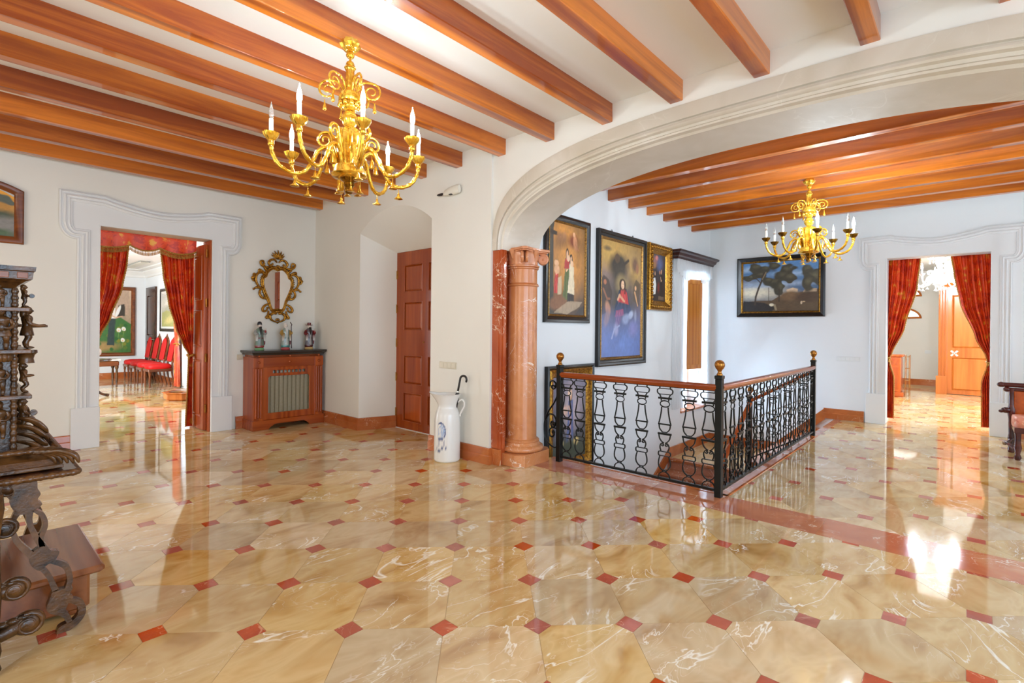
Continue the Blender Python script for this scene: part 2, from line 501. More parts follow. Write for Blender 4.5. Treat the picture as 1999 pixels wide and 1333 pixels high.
# ---------------------------------------------------------------- tiled floors
def clip_rect(poly, x0, x1, y0, y1):
    def cut(p, ax, lim, sign):
        out = []
        for i in range(len(p)):
            a, b = p[i - 1], p[i]
            ia, ib = (a[ax] - lim) * sign >= 0, (b[ax] - lim) * sign >= 0
            if ia != ib:
                t = (lim - a[ax]) / (b[ax] - a[ax])
                out.append((a[0] + (b[0] - a[0]) * t, a[1] + (b[1] - a[1]) * t))
            if ib: out.append(b)
        return out
    for ax, lim, sg in ((0, x0, 1), (0, x1, -1), (1, y0, 1), (1, y1, -1)):
        poly = cut(poly, ax, lim, sg)
        if len(poly) < 3: return []
    return poly
def area(p):
    return abs(sum(p[i - 1][0] * p[i][1] - p[i][0] * p[i - 1][1] for i in range(len(p)))) / 2
GAP = 0.0011
def tile_shape():
    hi = INS / 2 + GAP
    pts = []
    # corners of the tile lie on the four neighbouring insets (left, top, right, bottom of the diamond)
    g = GAP * 0.7
    L, Rr, T, B = (-D, 0), (D, 0), (0, D), (0, -D)
    pts = [(-D + hi, -hi + 0), (-D + hi, hi), (-hi, D - hi), (hi, D - hi), (D - hi, hi), (D - hi, -hi), (hi, -D + hi), (-hi, -D + hi)]
    # pull the long edges in by the joint
    out = []
    for x, y in pts:
        k = (D - hi - GAP) / (D - hi)
        out.append((x * k, y * k))
    return out
TILE_POLY = tile_shape()
INS_POLY = [(-INS / 2, -INS / 2), (INS / 2, -INS / 2), (INS / 2, INS / 2), (-INS / 2, INS / 2)]
def slab(name, poly, mat, parent, loc):
    mb = MB(); mb.plate([poly], 0.006, None, -0.006)
    return mb.build(name, mat, parent, loc=loc)
def lay_tiles(parent, x0, x1, y0, y1, keep):
    full = {}
    for a in range(-70, 70):
        for b in range(-70, 70):
            for nm, off, poly, mat in (('tile', 0.5, TILE_POLY, M['tile']), ('inset_tile', 0.0, INS_POLY, M['inset'])):
                ca, cb = a + off, b + off
                cx = LAT0[0] + (ca + cb) * D
                cy = LAT0[1] + (cb - ca) * D
                if not (x0 - 0.4 < cx < x1 + 0.4 and y0 - 0.4 < cy < y1 + 0.4): continue
                if not keep(cx, cy): continue
                wp = [(cx + p[0], cy + p[1]) for p in poly]
                cp = clip_rect(wp, x0, x1, y0, y1)
                if len(cp) < 3 or area(cp) < 4e-4: continue
                if area(cp) > 0.999 * area(wp):
                    if nm in full: inst(full[nm], parent, (cx, cy, 0))
                    else: full[nm] = slab(nm, poly, mat, parent, (cx, cy, 0))
                else:
                    slab(nm, [(p[0] - cx, p[1] - cy) for p in cp], mat, parent, (cx, cy, 0))
def near_view(x, y):
    d = x * 0.7425 + y * 0.6698; l = x * 0.6698 - y * 0.7425
    return d > 1.0 and abs(l) < d * 1.06 + 0.95

mb = MB(); mb.plate([rect(-1.8, 4.03, -3.0, YB + 0.05)], 0.2, None, -0.2018)
floor = mb.build('floor', M['grout'])
tag(floor, 'polished cream marble tile floor with red corner insets in the main hall', 'floor', kind='structure')
lay_tiles(floor, -1.8, 4.03, -3.0, YB - 0.0, near_view)
mb = MB(); mb.plate([rect(4.03, 4.4, 4.5, 6.3)], 0.2, None, -0.2018); mb.build('recess_bed', M['grout'], floor)
for k in range(3): slab('recess_slab', rect(-0.16, 0.16, -0.298, 0.298), M['tile'], floor, (4.19, 4.81 + 0.6 * k, 0))
# red marble band under the arch
y = -2.9; k = 0
while y < 3.3:
    ln = min(0.62 + 0.12 * math.sin(k * 2.3), 3.36 - y)
    slab('band_slab', rect(-0.199, 0.199, -ln / 2 + 0.001, ln / 2 - 0.001), M['band'], floor, (4.231, y + ln / 2, 0))
    y += ln; k += 1
mb = MB(); mb.plate([rect(4.03, 4.43, -3.0, 3.62)], 0.2, None, -0.2018); mb.build('band_bed', M['grout'], floor)

mb = MB()
mb.plate([[(4.43, -3.0), (XR + 0.3, -3.0), (XR + 0.3, 1.60), (7.9, 1.60), (7.9, 1.52), (4.43, 1.52)]], 0.2, None, -0.2018)
floor_hall = mb.build('floor_stair_hall', M['grout'])
tag(floor_hall, 'glossy cream and red inset marble floor beside the stairwell railing', 'floor', kind='structure')
lay_tiles(floor_hall, 4.431, XR - 0.005, -3.0, 1.50, near_view)
# polished nosing round the stairwell
mb = MB(); mb.cham(4.43, 4.475, 1.50, 3.4, -0.035, 0.004, 0.008); mb.cham(4.43, 7.92, 1.50, 1.60, -0.035, 0.004, 0.008)
mb.build('stairwell_nosing', M['band'], floor_hall)
mb = MB(); mb.plate([rect(7.921, XR - 0.002, 1.502, 1.60)], 0.006, None, -0.006); mb.build('stair_head_slab', M['band'], floor_hall)

mb = MB(); mb.plate([rect(-1.0, 3.55, YB + 0.05, 16.7)], 0.2, None, -0.2018)
floor_salon = mb.build('floor_salon', M['grout'])
tag(floor_salon, 'cream marble floor of the salon seen through the left curtained doorway', 'floor', kind='structure')
lay_tiles(floor_salon, 0.7, 3.55, YB + 0.052, 16.7, lambda x, y: 0.13 * y - 0.3 < x < 0.31 * y + 0.5)
mb = MB(); mb.plate([rect(XR + 0.3, 17.7, -1.8, 2.2)], 0.2, None, -0.2018)
floor_study = mb.build('floor_far_room', M['grout'])
tag(floor_study, 'cream marble floor of the room seen through the right curtained doorway', 'floor', kind='structure')
lay_tiles(floor_study, XR + 0.302, 16.6, -1.0, 1.9, lambda x, y: -0.05 * x - 0.3 < y < 0.125 * x + 0.3)
mb = MB(); mb.plate([rect(XR - 0.004, XR + 0.301, -0.22, 0.93)], 0.006, None, -0.006); mb.build('threshold_slab', M['tile'], floor_study)

# ---------------------------------------------------------------- ceilings and beams
def beam(parent, axis, a0, a1, c, zb):
    """one timber: hewn bar with slightly uneven arrises"""
    ln = a1 - a0; n = 14; rings = []
    W, Hh, ch = 0.052, ZC + 0.02 - zb, 0.005
    rr = random.Random(int(c * 1000) + 5)
    for i in range(n + 1):
        t = -ln / 2 + ln * i / n
        e = [rr.uniform(-0.0012, 0.0012) for _ in range(6)]
        sec = [(-W + ch + e[0], 0), (W - ch + e[1], 0), (W + e[2], ch), (W + e[3], Hh), (-W + e[4], Hh), (-W + e[5], ch)]
        rings.append([(t, p[0], p[1]) if axis == 'X' else (p[0], t, p[1]) for p in sec])
    mb = MB(); mb.loft(rings)
    loc = ((a0 + a1) / 2, c, zb) if axis == 'X' else (c, (a0 + a1) / 2, zb)
    return mb.build('beam', M['beam'] if axis == 'X' else M['beam_y'], parent, loc=loc)
mb = MB(); mb.plate([rect(-1.8, 4.0, -3.0, YB + 0.3)], 0.15, None, ZC)
ceil = mb.build('ceiling', M['ceiling'])
tag(ceil, 'white plaster ceiling crossed by orange brown pine beams over the main hall', 'ceiling', kind='structure')
for k in range(-3, 12):
    yy = 0.412 + 0.6222 * k + 0.05
    beam(ceil, 'X', -1.8, XA + (-0.012 if yy > 3.69 else 0.02), yy, 3.187)
mb = MB(); mb.plate([rect(4.0, XR + 0.3, -3.0, YP + 0.3)], 0.15, None, ZC)
ceil2 = mb.build('ceiling_stair_hall', M['ceiling'])
tag(ceil2, 'beamed white ceiling above the stairwell beyond the stone arch', 'ceiling', kind='structure')
for k in range(8):
    beam(ceil2, 'Y', -3.0, YP + 0.02, 4.90 + 0.558 * k, 3.165)
mb = MB(); mb.plate([rect(-1.0, 3.55, YB + 0.3, 16.7)], 0.15, None, 2.92)
ceil3 = mb.build('ceiling_salon', M['ceiling'])
tag(ceil3, 'white coved ceiling of the salon behind the left doorway', 'ceiling', kind='structure')
mb = MB(); mb.mould([(3.55, 8.0), (3.55, 16.7), (-1.0, 16.7)], [(0.0, 2.70), (0.03, 2.71), (0.03, 2.76), (0.10, 2.84), (0.10, 2.87), (0.22, 2.89), (0.22, 2.915), (0.30, 2.921)])
mb.build('cornice', M['ceiling'], ceil3)
mb = MB()
mb.box(2.93, 3.13, 14.3, 16.0, 2.895, 2.925)
mb.m = 1
for k in range(7): mb.box(2.945 + k * 0.026, 2.955 + k * 0.026, 14.33, 15.97, 2.885, 2.897)
mb.build('air_vent', [M['metalgrey'], M['white']], ceil3)
mb = MB(); mb.plate([rect(XR + 0.3, 17.7, -1.8, 2.2)], 0.15, None, 3.1)
tag(mb.build('ceiling_far_room', M['ceiling']), 'plain cream ceiling of the room behind the right doorway', 'ceiling', kind='structure')

# ---------------------------------------------------------------- walls
def arcpts(y0, y1, z0, rise, n=20):
    """segmental arch from (y0,z0) to (y1,z0)"""
    h = (y1 - y0) / 2; Rr = (h * h + rise * rise) / (2 * rise); c = (y0 + y1) / 2; a = math.asin(h / Rr)
    return [(c + Rr * math.sin(-a + 2 * a * i / n), z0 - (Rr - rise) + Rr * math.cos(-a + 2 * a * i / n)) for i in range(n + 1)]
DOOR1, DOOR2, DH = (1.15, 2.32), (-0.235, 0.945), 2.555
mb = MB()
mb.plate([[(-1.8, 0), (DOOR1[0], 0), (DOOR1[0], DH), (DOOR1[1], DH), (DOOR1[1], 0), (XA + 0.3, 0), (XA + 0.3, ZC), (-1.8, ZC)]], 0.30, wallY(0, YB), -0.30)
wb = mb.build('wall_back', M['wall'])
tag(wb, 'white plaster wall with the left doorway, gilt mirror and radiator cabinet', 'wall', kind='structure')

def super_arch(a, b, n, k=64, y0=1.2, z0=2.22):
    out = []
    for i in range(k + 1):
        t = PI * i / k
        c, s_ = math.cos(t), math.sin(t)
        out.append((y0 + math.copysign(abs(c) ** (2 / n), c) * a, z0 + abs(s_) ** (2 / n) * b))
    return out          # from +Y side to -Y side
OUT = super_arch(2.49, 0.935, 3.0)
INN = super_arch(2.36, 0.715, 2.4)
ALC = arcpts(4.66, 6.20, 2.69, 0.26)
fl = lambda L: [(-p[0], p[1]) for p in L]
loop = [(YB, 0), (YB, ZC), (-3.0, ZC), (-3.0, 0), (-1.29, 0)] + OUT[::-1] + [(3.69, 0), (4.66, 0)] + ALC + [(6.20, 0)]
mb = MB()
mb.plate([fl(loop)], 0.60, wallX(XA, 0), -0.60)
loop2 = [(YB, 0), (YB, ZC), (3.69, ZC), (3.69, 0), (4.66, 0)] + ALC + [(6.20, 0)]
mb.plate([fl(loop2)], 0.03, wallX(XA - 0.0, 0), 0.0)
wa = mb.build('wall_arch', M['wall'])
tag(wa, 'white wall with the arched door recess and the wide stone arch', 'wall', kind='structure')
# splayed recess round the door
front = [(XA - 0.03, 6.20, 0)] + [(XA - 0.03, p[0], p[1]) for p in ALC[::-1]] + [(XA - 0.03, 4.66, 0)]
n = len(ALC)
back = [(4.25, 6.05, 0)] + [(4.25, 6.05 - 1.24 * i / (n - 1), 2.475) for i in range(n)] + [(4.25, 4.81, 0)]
mb = MB(); mb.loft([front, back], False, False)
mb.box(4.31, 4.38, 4.5, 6.3, 0, 3.0)
mb.box(4.16, 4.38, 3.60, 3.70, -0.2, 2.3)
mb.build('recess_lining', M['wall'], wa, smooth=40)

# stone archivolt: face mouldings and soffit
def arch_strip(s_, x):
    return [(x, INN[i][0] + (OUT[i][0] - INN[i][0]) * s_, INN[i][1] + (OUT[i][1] - INN[i][1]) * s_) for i in range(len(INN))]
prof = [(1.0, XA + 0.02), (1.0, XA - 0.012), (0.97, XA - 0.014), (0.50, XA - 0.014), (0.48, XA + 0.004), (0.45, XA + 0.004), (0.42, XA - 0.012), (0.36, XA - 0.016), (0.31, XA - 0.006),
        (0.28, XA + 0.022), (0.20, XA + 0.030), (0.16, XA + 0.020), (0.10, XA + 0.024), (0.07, XA + 0.060), (0.0, XA + 0.075), (0.0, XA + 0.602), (1.0, XA + 0.61)]
mb = MB(); mb.loft([arch_strip(s_, x) for s_, x in prof], False, False)
arch = mb.build('arch', M['stone'], wa, smooth=35)

mb = MB()
mb.plate([[(4.38, -3.4), (XR + 0.3, -3.4), (XR + 0.3, ZC), (4.38, ZC)], rect(8.36, 9.38, 0.02, 2.42)], 0.45, wallY(0, YP), -0.45)
ws = mb.build('wall_stair', M['wall_hall'])
tag(ws, 'pale stairwell wall hung with tall religious paintings', 'wall', kind='structure')
mb = MB()
mb.plate([[(-3.95, -3.4), (3.0, -3.4), (3.0, ZC), (-3.95, ZC)], rect(-DOOR2[1], -DOOR2[0], -0.02, DH)], 0.30, wallX(XR, 0), -0.30)
wr = mb.build('wall_right', M['wall_hall'])
tag(wr, 'bluish white end wall with the landscape painting and right doorway', 'wall', kind='structure')
# walls behind the photographer with their window openings
mb = MB()
holes = [rect(x - 0.75, x + 0.75, 0.25, 2.85) for x in (0.0, 2.3, 5.6, 7.9)]
mb.plate([rect(-1.8, XR + 0.3, 0, ZC)] + holes, 0.3, planeM((0, -3.0, 0), (1, 0, 0), (0, 0, 1), (0, -1, 0)), 0)
tag(mb.build('wall_rear', M['wall']), 'white window wall behind the camera', 'wall', kind='structure')
mb = MB()
mb.plate([rect(-3.0, YB, 0, ZC)] + [rect(y - 0.85, y + 0.85, 0.25, 2.85) for y in (1.2, 5.3)], 0.3, planeM((-1.8, 0, 0), (0, 1, 0), (0, 0, 1), (-1, 0, 0)), 0)
tag(mb.build('wall_left', M['wall']), 'white window wall on the left outside the picture', 'wall', kind='structure')
# stairwell shell below the floor
mb = MB()
mb.box(4.30, 4.43, 1.4, 3.65, -3.4, -0.2); mb.box(4.43, 7.9, 1.40, 1.52, -3.4, -0.2); mb.box(4.3, XR, 1.4, 3.7, -3.5, -3.4)
mb.box(4.40, 4.428, 1.5, 3.6, -0.22, -0.002)
tag(mb.build('wall_stairwell', M['wall_hall']), 'white lining of the stairwell below floor level', 'wall', kind='structure')

# salon behind the left doorway
mb = MB()
mb.plate([rect(-1.0, 3.55, 0, 2.92)], 0.2, wallY(0, 16.7), -0.2)
tag(mb.build('wall_salon_end', M['wall_hall']), 'white end wall of the salon carrying the lily painting', 'wall', kind='structure')
mb = MB()
mb.plate([rect(-16.7, -YB - 0.3, 0, 2.92), rect(-13.35, -12.15, 0.05, 2.4)], 0.4, wallX(3.55, 0), -0.4)
tag(mb.build('wall_salon_right', M['wall_hall']), 'white salon wall behind the row of red chairs', 'wall', kind='structure')
mb = MB()
mb.plate([rect(YB + 0.3, 16.7, 0, 2.92), rect(10.3, 13.7, 0.3, 2.65)], 0.2, planeM((-1.0, 0, 0), (0, 1, 0), (0, 0, 1), (-1, 0, 0)), 0)
tag(mb.build('wall_salon_left', M['wall_hall']), 'window wall of the salon hidden left of the doorway', 'wall', kind='structure')
# far room behind the right doorway
mb = MB()
mb.plate([rect(-2.2, 1.8, 0, 3.1)], 0.2, wallX(17.7, 0), -0.2)
tag(mb.build('wall_far_end', M['wall']), 'cream end wall of the far room with a small light switch', 'wall', kind='structure')
mb = MB(); mb.box(15.62, 17.7, -1.8, 0.40, 0, 3.1)
tag(mb.build('wall_far_projection', M['wall']), 'cream wall block framing the amber wooden door of the far room', 'wall', kind='structure')
mb = MB(); mb.box(XR + 0.3, 17.9, 2.0, 2.2, 0, 3.1)
tag(mb.build('wall_far_side', M['wall']), 'cream side wall of the far room behind the left curtain', 'wall', kind='structure')
mb = MB(); mb.plate([rect(XR + 0.3, 17.9, 0, 3.1), rect(11.4, 13.8, 0.3, 2.7)], 0.2, planeM((0, -1.8, 0), (1, 0, 0), (0, 0, 1), (0, -1, 0)), 0)
tag(mb.build('wall_far_window', M['wall']), 'window wall of the far room hidden right of the doorway', 'wall', kind='structure')

# ---------------------------------------------------------------- skirting
SK = [(0, 0.0), (0.032, 0.0), (0.032, 0.085), (0.026, 0.092), (0.022, 0.094), (0.022, 0.158), (0.016, 0.166), (0, 0.166)]
def skirting(name, path, label, mat=None, parent=None):
    mb = MB(); mb.mould(path, SK)
    o = mb.build(name, mat or M['base'], parent)
    if label: tag(o, label, 'baseboard', kind='structure')
    return o
e = XA - 0.03
skirting('baseboard_back', [(2.62, YB), (3.75, YB)][::-1], 'rust marble skirting beside the radiator cabinet on the back wall')
skirting('baseboard_back_left', [(-1.8, YB), (0.91, YB)][::-1], 'rust marble skirting left of the left doorway')
skirting('baseboard_arch', [(e, YB), (e, 6.20), (4.25, 6.05)][::-1], 'rust marble skirting turning into the arched door recess')
skirting('baseboard_pier', [(e, 4.66), (e, 3.69), (XA + 0.05, 3.69)][::-1], 'rust marble skirting behind the white umbrella pitcher')
skirting('baseboard_right', [(XR, 1.76), (XR, 1.21)][::-1], 'rust marble skirting at the head of the stairs on the end wall')
skirting('baseboard_right_far', [(XR, -0.50), (XR, -3.0)][::-1], 'rust marble skirting right of the right doorway')
skirting('baseboard_salon_end', [(3.55, 16.7), (-1.0, 16.7)], 'rust marble skirting under the lily painting')
skirting('baseboard_salon_right', [(3.55, 13.4), (3.55, 16.7)], 'rust marble skirting behind the red chairs')
skirting('baseboard_far_end', [(17.7, 0.40), (17.7, 2.0)], 'rust marble skirting of the far room end wall')

# ---------------------------------------------------------------- door surrounds
def surround_path(hw_jamb=0.79, hw_ear=0.945):
    right_ = [(hw_jamb, 0.46), (hw_jamb, 2.375), (hw_jamb + 0.02, 2.375)]
    for i in range(1, 8):
        t = i / 7 * PI / 2
        right_.append((hw_jamb + 0.02 + (hw_ear - hw_jamb - 0.02) * math.sin(t), 2.375 + 0.18 * (1 - math.cos(t))))
    right_ += [(hw_ear, 2.905), (0.53, 2.905)]
    top = []
    for i in range(1, 20):
        u = 1 - 2 * i / 20
        top.append((0.53 * u, 2.812 + 0.088 * abs(u) ** 1.6))
    left_ = [(-x, z) for x, z in right_[::-1]]
    return right_ + top + left_
def door_surround(name, label, Mw):
    mb = MB()
    path = surround_path()
    inner = [(-0.585, 0.46), (-0.585, DH), (0.585, DH), (0.585, 0.46)]
    mb.plate([path + inner], 0.012, Mw)
    base = mb.build(name, M['trim'])
    tag(base, label, 'door surround', kind='structure')
    mb = MB()
    mb.mould(path, [(-0.004, 0.0), (-0.004, 0.016), (0.0, 0.028), (0.012, 0.034), (0.016, 0.022), (0.034, 0.022), (0.038, 0.034), (0.052, 0.042), (0.058, 0.03), (0.074, 0.026), (0.088, 0.036), (0.094, 0.026), (0.112, 0.022), (0.116, 0.012), (0.118, 0.010)], False, Mw)
    mb.build('moulding', M['trim'], base)
    mb = MB()
    mb.mould([(0.585, 0.46), (0.585, DH), (-0.585, DH), (-0.585, 0.46)], [(-0.012, 0.010), (-0.010, 0.018), (0.0, 0.018), (0.004, 0.0)], False, Mw)
    mb.build('inner_bead', M['trim'], base)
    for sx in (-1, 1):
        mb = MB(); a, b = sorted((sx * 0.58, sx * 0.835))
        mb.cham(a, b, 0.0, 0.465, 0.0, 0.045, 0.003, Mw)
        mb.build('plinth', M['trim'], base)
    return base
door_surround('trim_1', 'white moulded stone surround of the left curtained doorway', wallY(1.735, YB))
door_surround('trim_2', 'white moulded stone surround of the right curtained doorway', wallX(XR, 0.355))

# ---------------------------------------------------------------- column and pilaster
mb = MB(); mb.box(XA + 0.012, XA + 0.085, 3.57, 3.70, 0.0, 2.225); mb.box(XA + 0.085, 4.36, 3.645, 3.70, 0.0, 2.225)
pil = mb.build('pilaster', M['pilaster'])
tag(pil, 'flat red marble pilaster behind the round column', 'pilaster', kind='structure')
mb = MB()
mb.box(XA + 0.0, XA + 0.02, 3.60, 3.69, 0.17, 2.223); mb.box(XA + 0.03, XA + 0.07, 3.556, 3.58, 0.17, 2.223)
mb.build('raised_panel', M['pilaster'], pil, bevel=0.003)
mb = MB(); mb.box(XA - 0.015, XA + 0.02, 3.56, 3.69, 0.0, 0.165); mb.build('plinth', M['base'], pil, bevel=0.004)
colm = thing('column', 'orange veined marble column with carved scroll capital under the arch', 'column', (4.1, 3.55, 0))
mb = MB()
c = 0.075
mb.plate([[(-0.275, 0.10), (-0.275, -0.225 + c), (-0.275 + c, -0.225), (0.275 - c, -0.225), (0.275, -0.225 + c), (0.275, 0.10)]], 0.125)
mb.build('plinth', M['column'], colm, bevel=0.006)
mb = MB()
mb.lathe([(0.215, 0.125), (0.235, 0.135), (0.240, 0.155), (0.232, 0.178), (0.212, 0.188), (0.204, 0.192), (0.198, 0.206), (0.190, 0.220), (0.196, 0.230), (0.184, 0.246), (0.166, 0.254)], 40)
mb.build('base_ring', M['column'], colm, smooth=50)
mb = MB()
mb.lathe([(0.163, 0.25), (0.161, 0.6), (0.160, 1.1), (0.157, 1.86)], 40)
mb.lathe([(0.155, 1.86), (0.155, 2.06)], 40)
mb.build('shaft', M['column'], colm, smooth=50)
mb = MB()
mb.lathe([(0.155, 1.855), (0.172, 1.862), (0.174, 1.872), (0.162, 1.880), (0.168, 1.886), (0.157, 1.892)], 40)
mb.lathe([(0.155, 2.035), (0.170, 2.042), (0.172, 2.052), (0.162, 2.058), (0.176, 2.064), (0.178, 2.078), (0.160, 2.086)], 40)
mb.build('astragal', M['column'], colm, smooth=50)
mb = MB()
mb.lathe([(0.160, 2.08), (0.158, 2.12), (0.170, 2.17), (0.178, 2.215), (0.165, 2.235)], 40)
mb.build('bell', M['capital'], colm, smooth=50)
ab = []
for q in range(4):
    a0 = q * PI / 2 + PI / 4
    p0 = Vector((math.cos(a0 - 0.09), math.sin(a0 - 0.09))) * 0.285
    p1 = Vector((math.cos(a0 + 0.09), math.sin(a0 + 0.09))) * 0.285
    ab += [(p0.x, p0.y), (p1.x, p1.y)]
    for i in range(1, 6):
        t = i / 6
        nx = Vector((math.cos(a0 + PI / 2 - 0.09), math.sin(a0 + PI / 2 - 0.09))) * 0.285
        p = p1.lerp(nx, t); mid = Vector((math.cos(a0 + PI / 4), math.sin(a0 + PI / 4)))
        p -= mid * 0.03 * math.sin(PI * t)
        ab.append((p.x, p.y))
mb = MB(); mb.plate([ab], 0.026, None, 2.228); mb.plate([[(x * 0.93, y * 0.93) for x, y in ab]], 0.014, None, 2.215)
mb.build('abacus', M['capital'], colm, bevel=0.004)
for q in range(4):
    a0 = q * PI / 2 + PI / 4
    for sgn in (-1, 1):
        Mq = Matrix.Rotation(a0, 4, 'Z')
        side = 0.026 * sgn
        sp = spiral(0.212, 2.150, 0.058, 0.012, PI * 0.62, -1.9, 40)
        lead = [(0.115, 2.195), (0.15, 2.212), (0.178, 2.212)]
        mb = MB()
        mb.tube([(x, side, z) for x, z in lead + sp], [0.012] * 3 + [0.014 - 0.006 * i / 40 for i in range(41)], 8, False, Mq)
        mb.lathe([(0.052, -0.012), (0.052, 0.012)], 20, (0, 0, 0), Mq @ Matrix.Translation((0.212, side * 0.8, 2.150)) @ Matrix.Rotation(PI / 2, 4, 'X'))
        mb.ball((0.212, side * 1.25, 2.150), 0.012, 8, 6, Mq)
        mb.build('volute', M['capital'], colm, smooth=50)
for q in range(4):
    a0 = q * PI / 2
    mb = MB(); Mq = Matrix.Rotation(a0 - PI / 2, 4, 'Z')
    mb.loft([[(-0.04, 0.19, 2.235), (0.04, 0.19, 2.235), (0.0, 0.215, 2.235)], [(-0.03, 0.18, 2.20), (0.03, 0.18, 2.20), (0, 0.20, 2.20)], [(-0.004, 0.165, 2.15), (0.004, 0.165, 2.15), (0, 0.17, 2.15)]], True, True, Mq)
    mb.build('fleuron', M['capital'], colm)

# ---------------------------------------------------------------- staircase
st = thing('staircase', 'orange marble stairs turning down at a landing below the window', 'stairs', (7.9, 2.46, -0.68), kind='structure')
def step(parent, name, x0, x1, y0, y1, z0, z1, mat):
    mb = MB(); mb.box(x0 - 7.9, x1 - 7.9, y0 - 2.46, y1 - 2.46, z0 + 0.68, z1 + 0.68)
    return mb.build(name, mat, parent, bevel=0.004)
for k in range(3):
    step(st, 'tread', 7.9, XR - 0.001, 1.60 + 0.28 * k, 1.90 + 0.28 * k, -0.17 * (k + 1) - 0.035, -0.17 * (k + 1), M['band'])
for k in range(4):
    step(st, 'riser', 7.9, XR - 0.001, 1.58 + 0.28 * k, 1.605 + 0.28 * k, -0.17 * (k + 1), -0.17 * k - 0.03, M['band'])
step(st, 'landing', 7.88, XR - 0.001, 2.44, YP - 0.001, -0.72, -0.68, M['tile'])
step(st, 'landing_nosing', 7.86, 7.96, 2.44, YP - 0.001, -0.72, -0.678, M['band'])
step(st, 'landing_body', 7.9, XR - 0.001, 1.62, YP - 0.001, -1.1, -0.72, M['wall_hall'])
for k in range(11):
    z = -0.68 - 0.17 * (k + 1)
    step(st, 'tread', 7.58 - 0.28 * k, 7.9 - 0.28 * k, 2.44, YP - 0.001, z - 0.035, z, M['band'])
    step(st, 'riser', 7.885 - 0.28 * k, 7.91 - 0.28 * k, 2.44, YP - 0.001, z, z + 0.14, M['band'])
mb = MB()
mb.plate([[(-0.02 + 0.0, -0.3), (0.0, 0.0), (-0.28 * 11, -0.17 * 11), (-0.28 * 11, -0.17 * 11 - 0.3)]], 0.06, planeM((0, -0.02, 0), (1, 0, 0), (0, 0, 1), (0, -1, 0)))
mb.build('outer_string', M['wall_hall'], st)
mb = MB()
mb.plate([[(0.05, 0.0), (0.05, 0.17), (-3.0, 0.17 - 3.05 * 0.17 / 0.28), (-3.0, -3.0 * 0.17 / 0.28 - 0.12)]], 0.025, planeM((0, YP - 2.46, 0), (1, 0, 0), (0, 0, 1), (0, -1, 0)))
mb.box(0.05, XR - 7.9, YP - 2.46 - 0.025, YP - 2.46, 0.0, 0.165)
mb.build('stair_skirting', M['base'], st)
mb = MB()
mb.plate([[(-0.84, 0.0), (0.0, 0.0), (0.0, 0.0)][:0] + [(0.0, 0.0), (0.0, 0.17), (-0.72, 0.70), (-0.74, 0.846), (-0.70, 0.846), (0.02, 0.34), (0.02, 0.17), (1.19, 0.17), (1.19, 0.0)][:0] + [(-0.70, 0.846), (-0.70, 0.68), (0.02, 0.16), (0.02, 0.0), (-1.19, 0.0)][:0] + [(0.72, 0.846), (0.72, 0.66), (0.0, 0.0), (-1.19, 0.0), (-1.19, 0.165), (-0.02, 0.165)]], 0.025, planeM((XR - 7.9, 0.0, 0), (0, -1, 0), (0, 0, 1), (-1, 0, 0)))
mb.build('stair_skirting', M['base'], st)

# ================================================================ DOORS, CURTAINS, FURNITURE OF THE MAIN HALL
def color_verts(o, fn):
    me = o.data
    at = me.color_attributes.new('paint', 'FLOAT_COLOR', 'POINT')
    buf = []
    for v in me.vertices:
        buf.extend(fn(v.co)[:3]); buf.append(1.0)
    at.data.foreach_set('color', buf)

# ---------------------------------------------------------------- panelled doors
def panel_piece(parent, Mw, x0, x1, z0, z1, mat, depth=-0.012):
    mb = MB()
    b = 0.035
    def ring(i, z): return [(x0 + i, z0 + i, z), (x1 - i, z0 + i, z), (x1 - i, z1 - i, z), (x0 + i, z1 - i, z)]
    mb.loft([ring(-0.004, depth - 0.02), ring(-0.004, depth), ring(0.012, depth - 0.006), ring(b, depth + 0.008), ring(b + 0.004, depth + 0.010)], True, True, Mw)
    return mb.build('panel', mat, parent)
def panel_moulding(mb, x0, x1, z0, z1, Mw, top=0.0):
    mb.mould([(x0, z0), (x1, z0), (x1, z1), (x0, z1)], [(-0.002, top), (0.004, top + 0.006), (0.010, top + 0.002), (0.014, top - 0.012)], True, Mw)
Mw = wallX(4.25, 5.40)
mb = MB()
holes = [rect(x0, x1, z0, z1) for (x0, x1) in ((-0.475, -0.065), (0.065, 0.475)) for (z0, z1) in ((1.91, 2.29), (1.38, 1.77), (0.63, 1.03), (0.11, 0.51))]
mb.plate([rect(-0.65, 0.59, 0.006, 2.472)] + holes, 0.045, Mw, -0.045)
for h in holes: panel_moulding(mb, h[0][0], h[2][0], h[0][1], h[2][1], Mw)
d1 = mb.build('door_1', M['mahogany'])
tag(d1, 'tall mahogany panelled door inside the arched recess', 'door', kind='structure')
for h in holes: panel_piece(d1, Mw, h[0][0], h[2][0], h[0][1], h[2][1], M['mahogany'])
for z in (2.16, 1.68, 1.2, 0.72, 0.22):
    mb = MB(); mb.tube([(-0.643, z - 0.06, 0.006), (-0.643, z + 0.06, 0.006)], 0.008, 8, False, Mw); mb.box(-0.65, -0.62, z - 0.05, z + 0.05, 0, 0.003, Mw)
    mb.build('hinge', M['brass'], d1, smooth=40)
mb = MB(); mb.ball((-0.02, 1.22, 0.005), 0.012, 10, 6, Mw); mb.build('lock', M['brass'], d1, smooth=True)
mb = MB(); mb.box(-0.64, 0.6, 0.0, 0.006, 0.0, 0.02, Mw); mb.build('threshold_gap', M['trim'], d1)

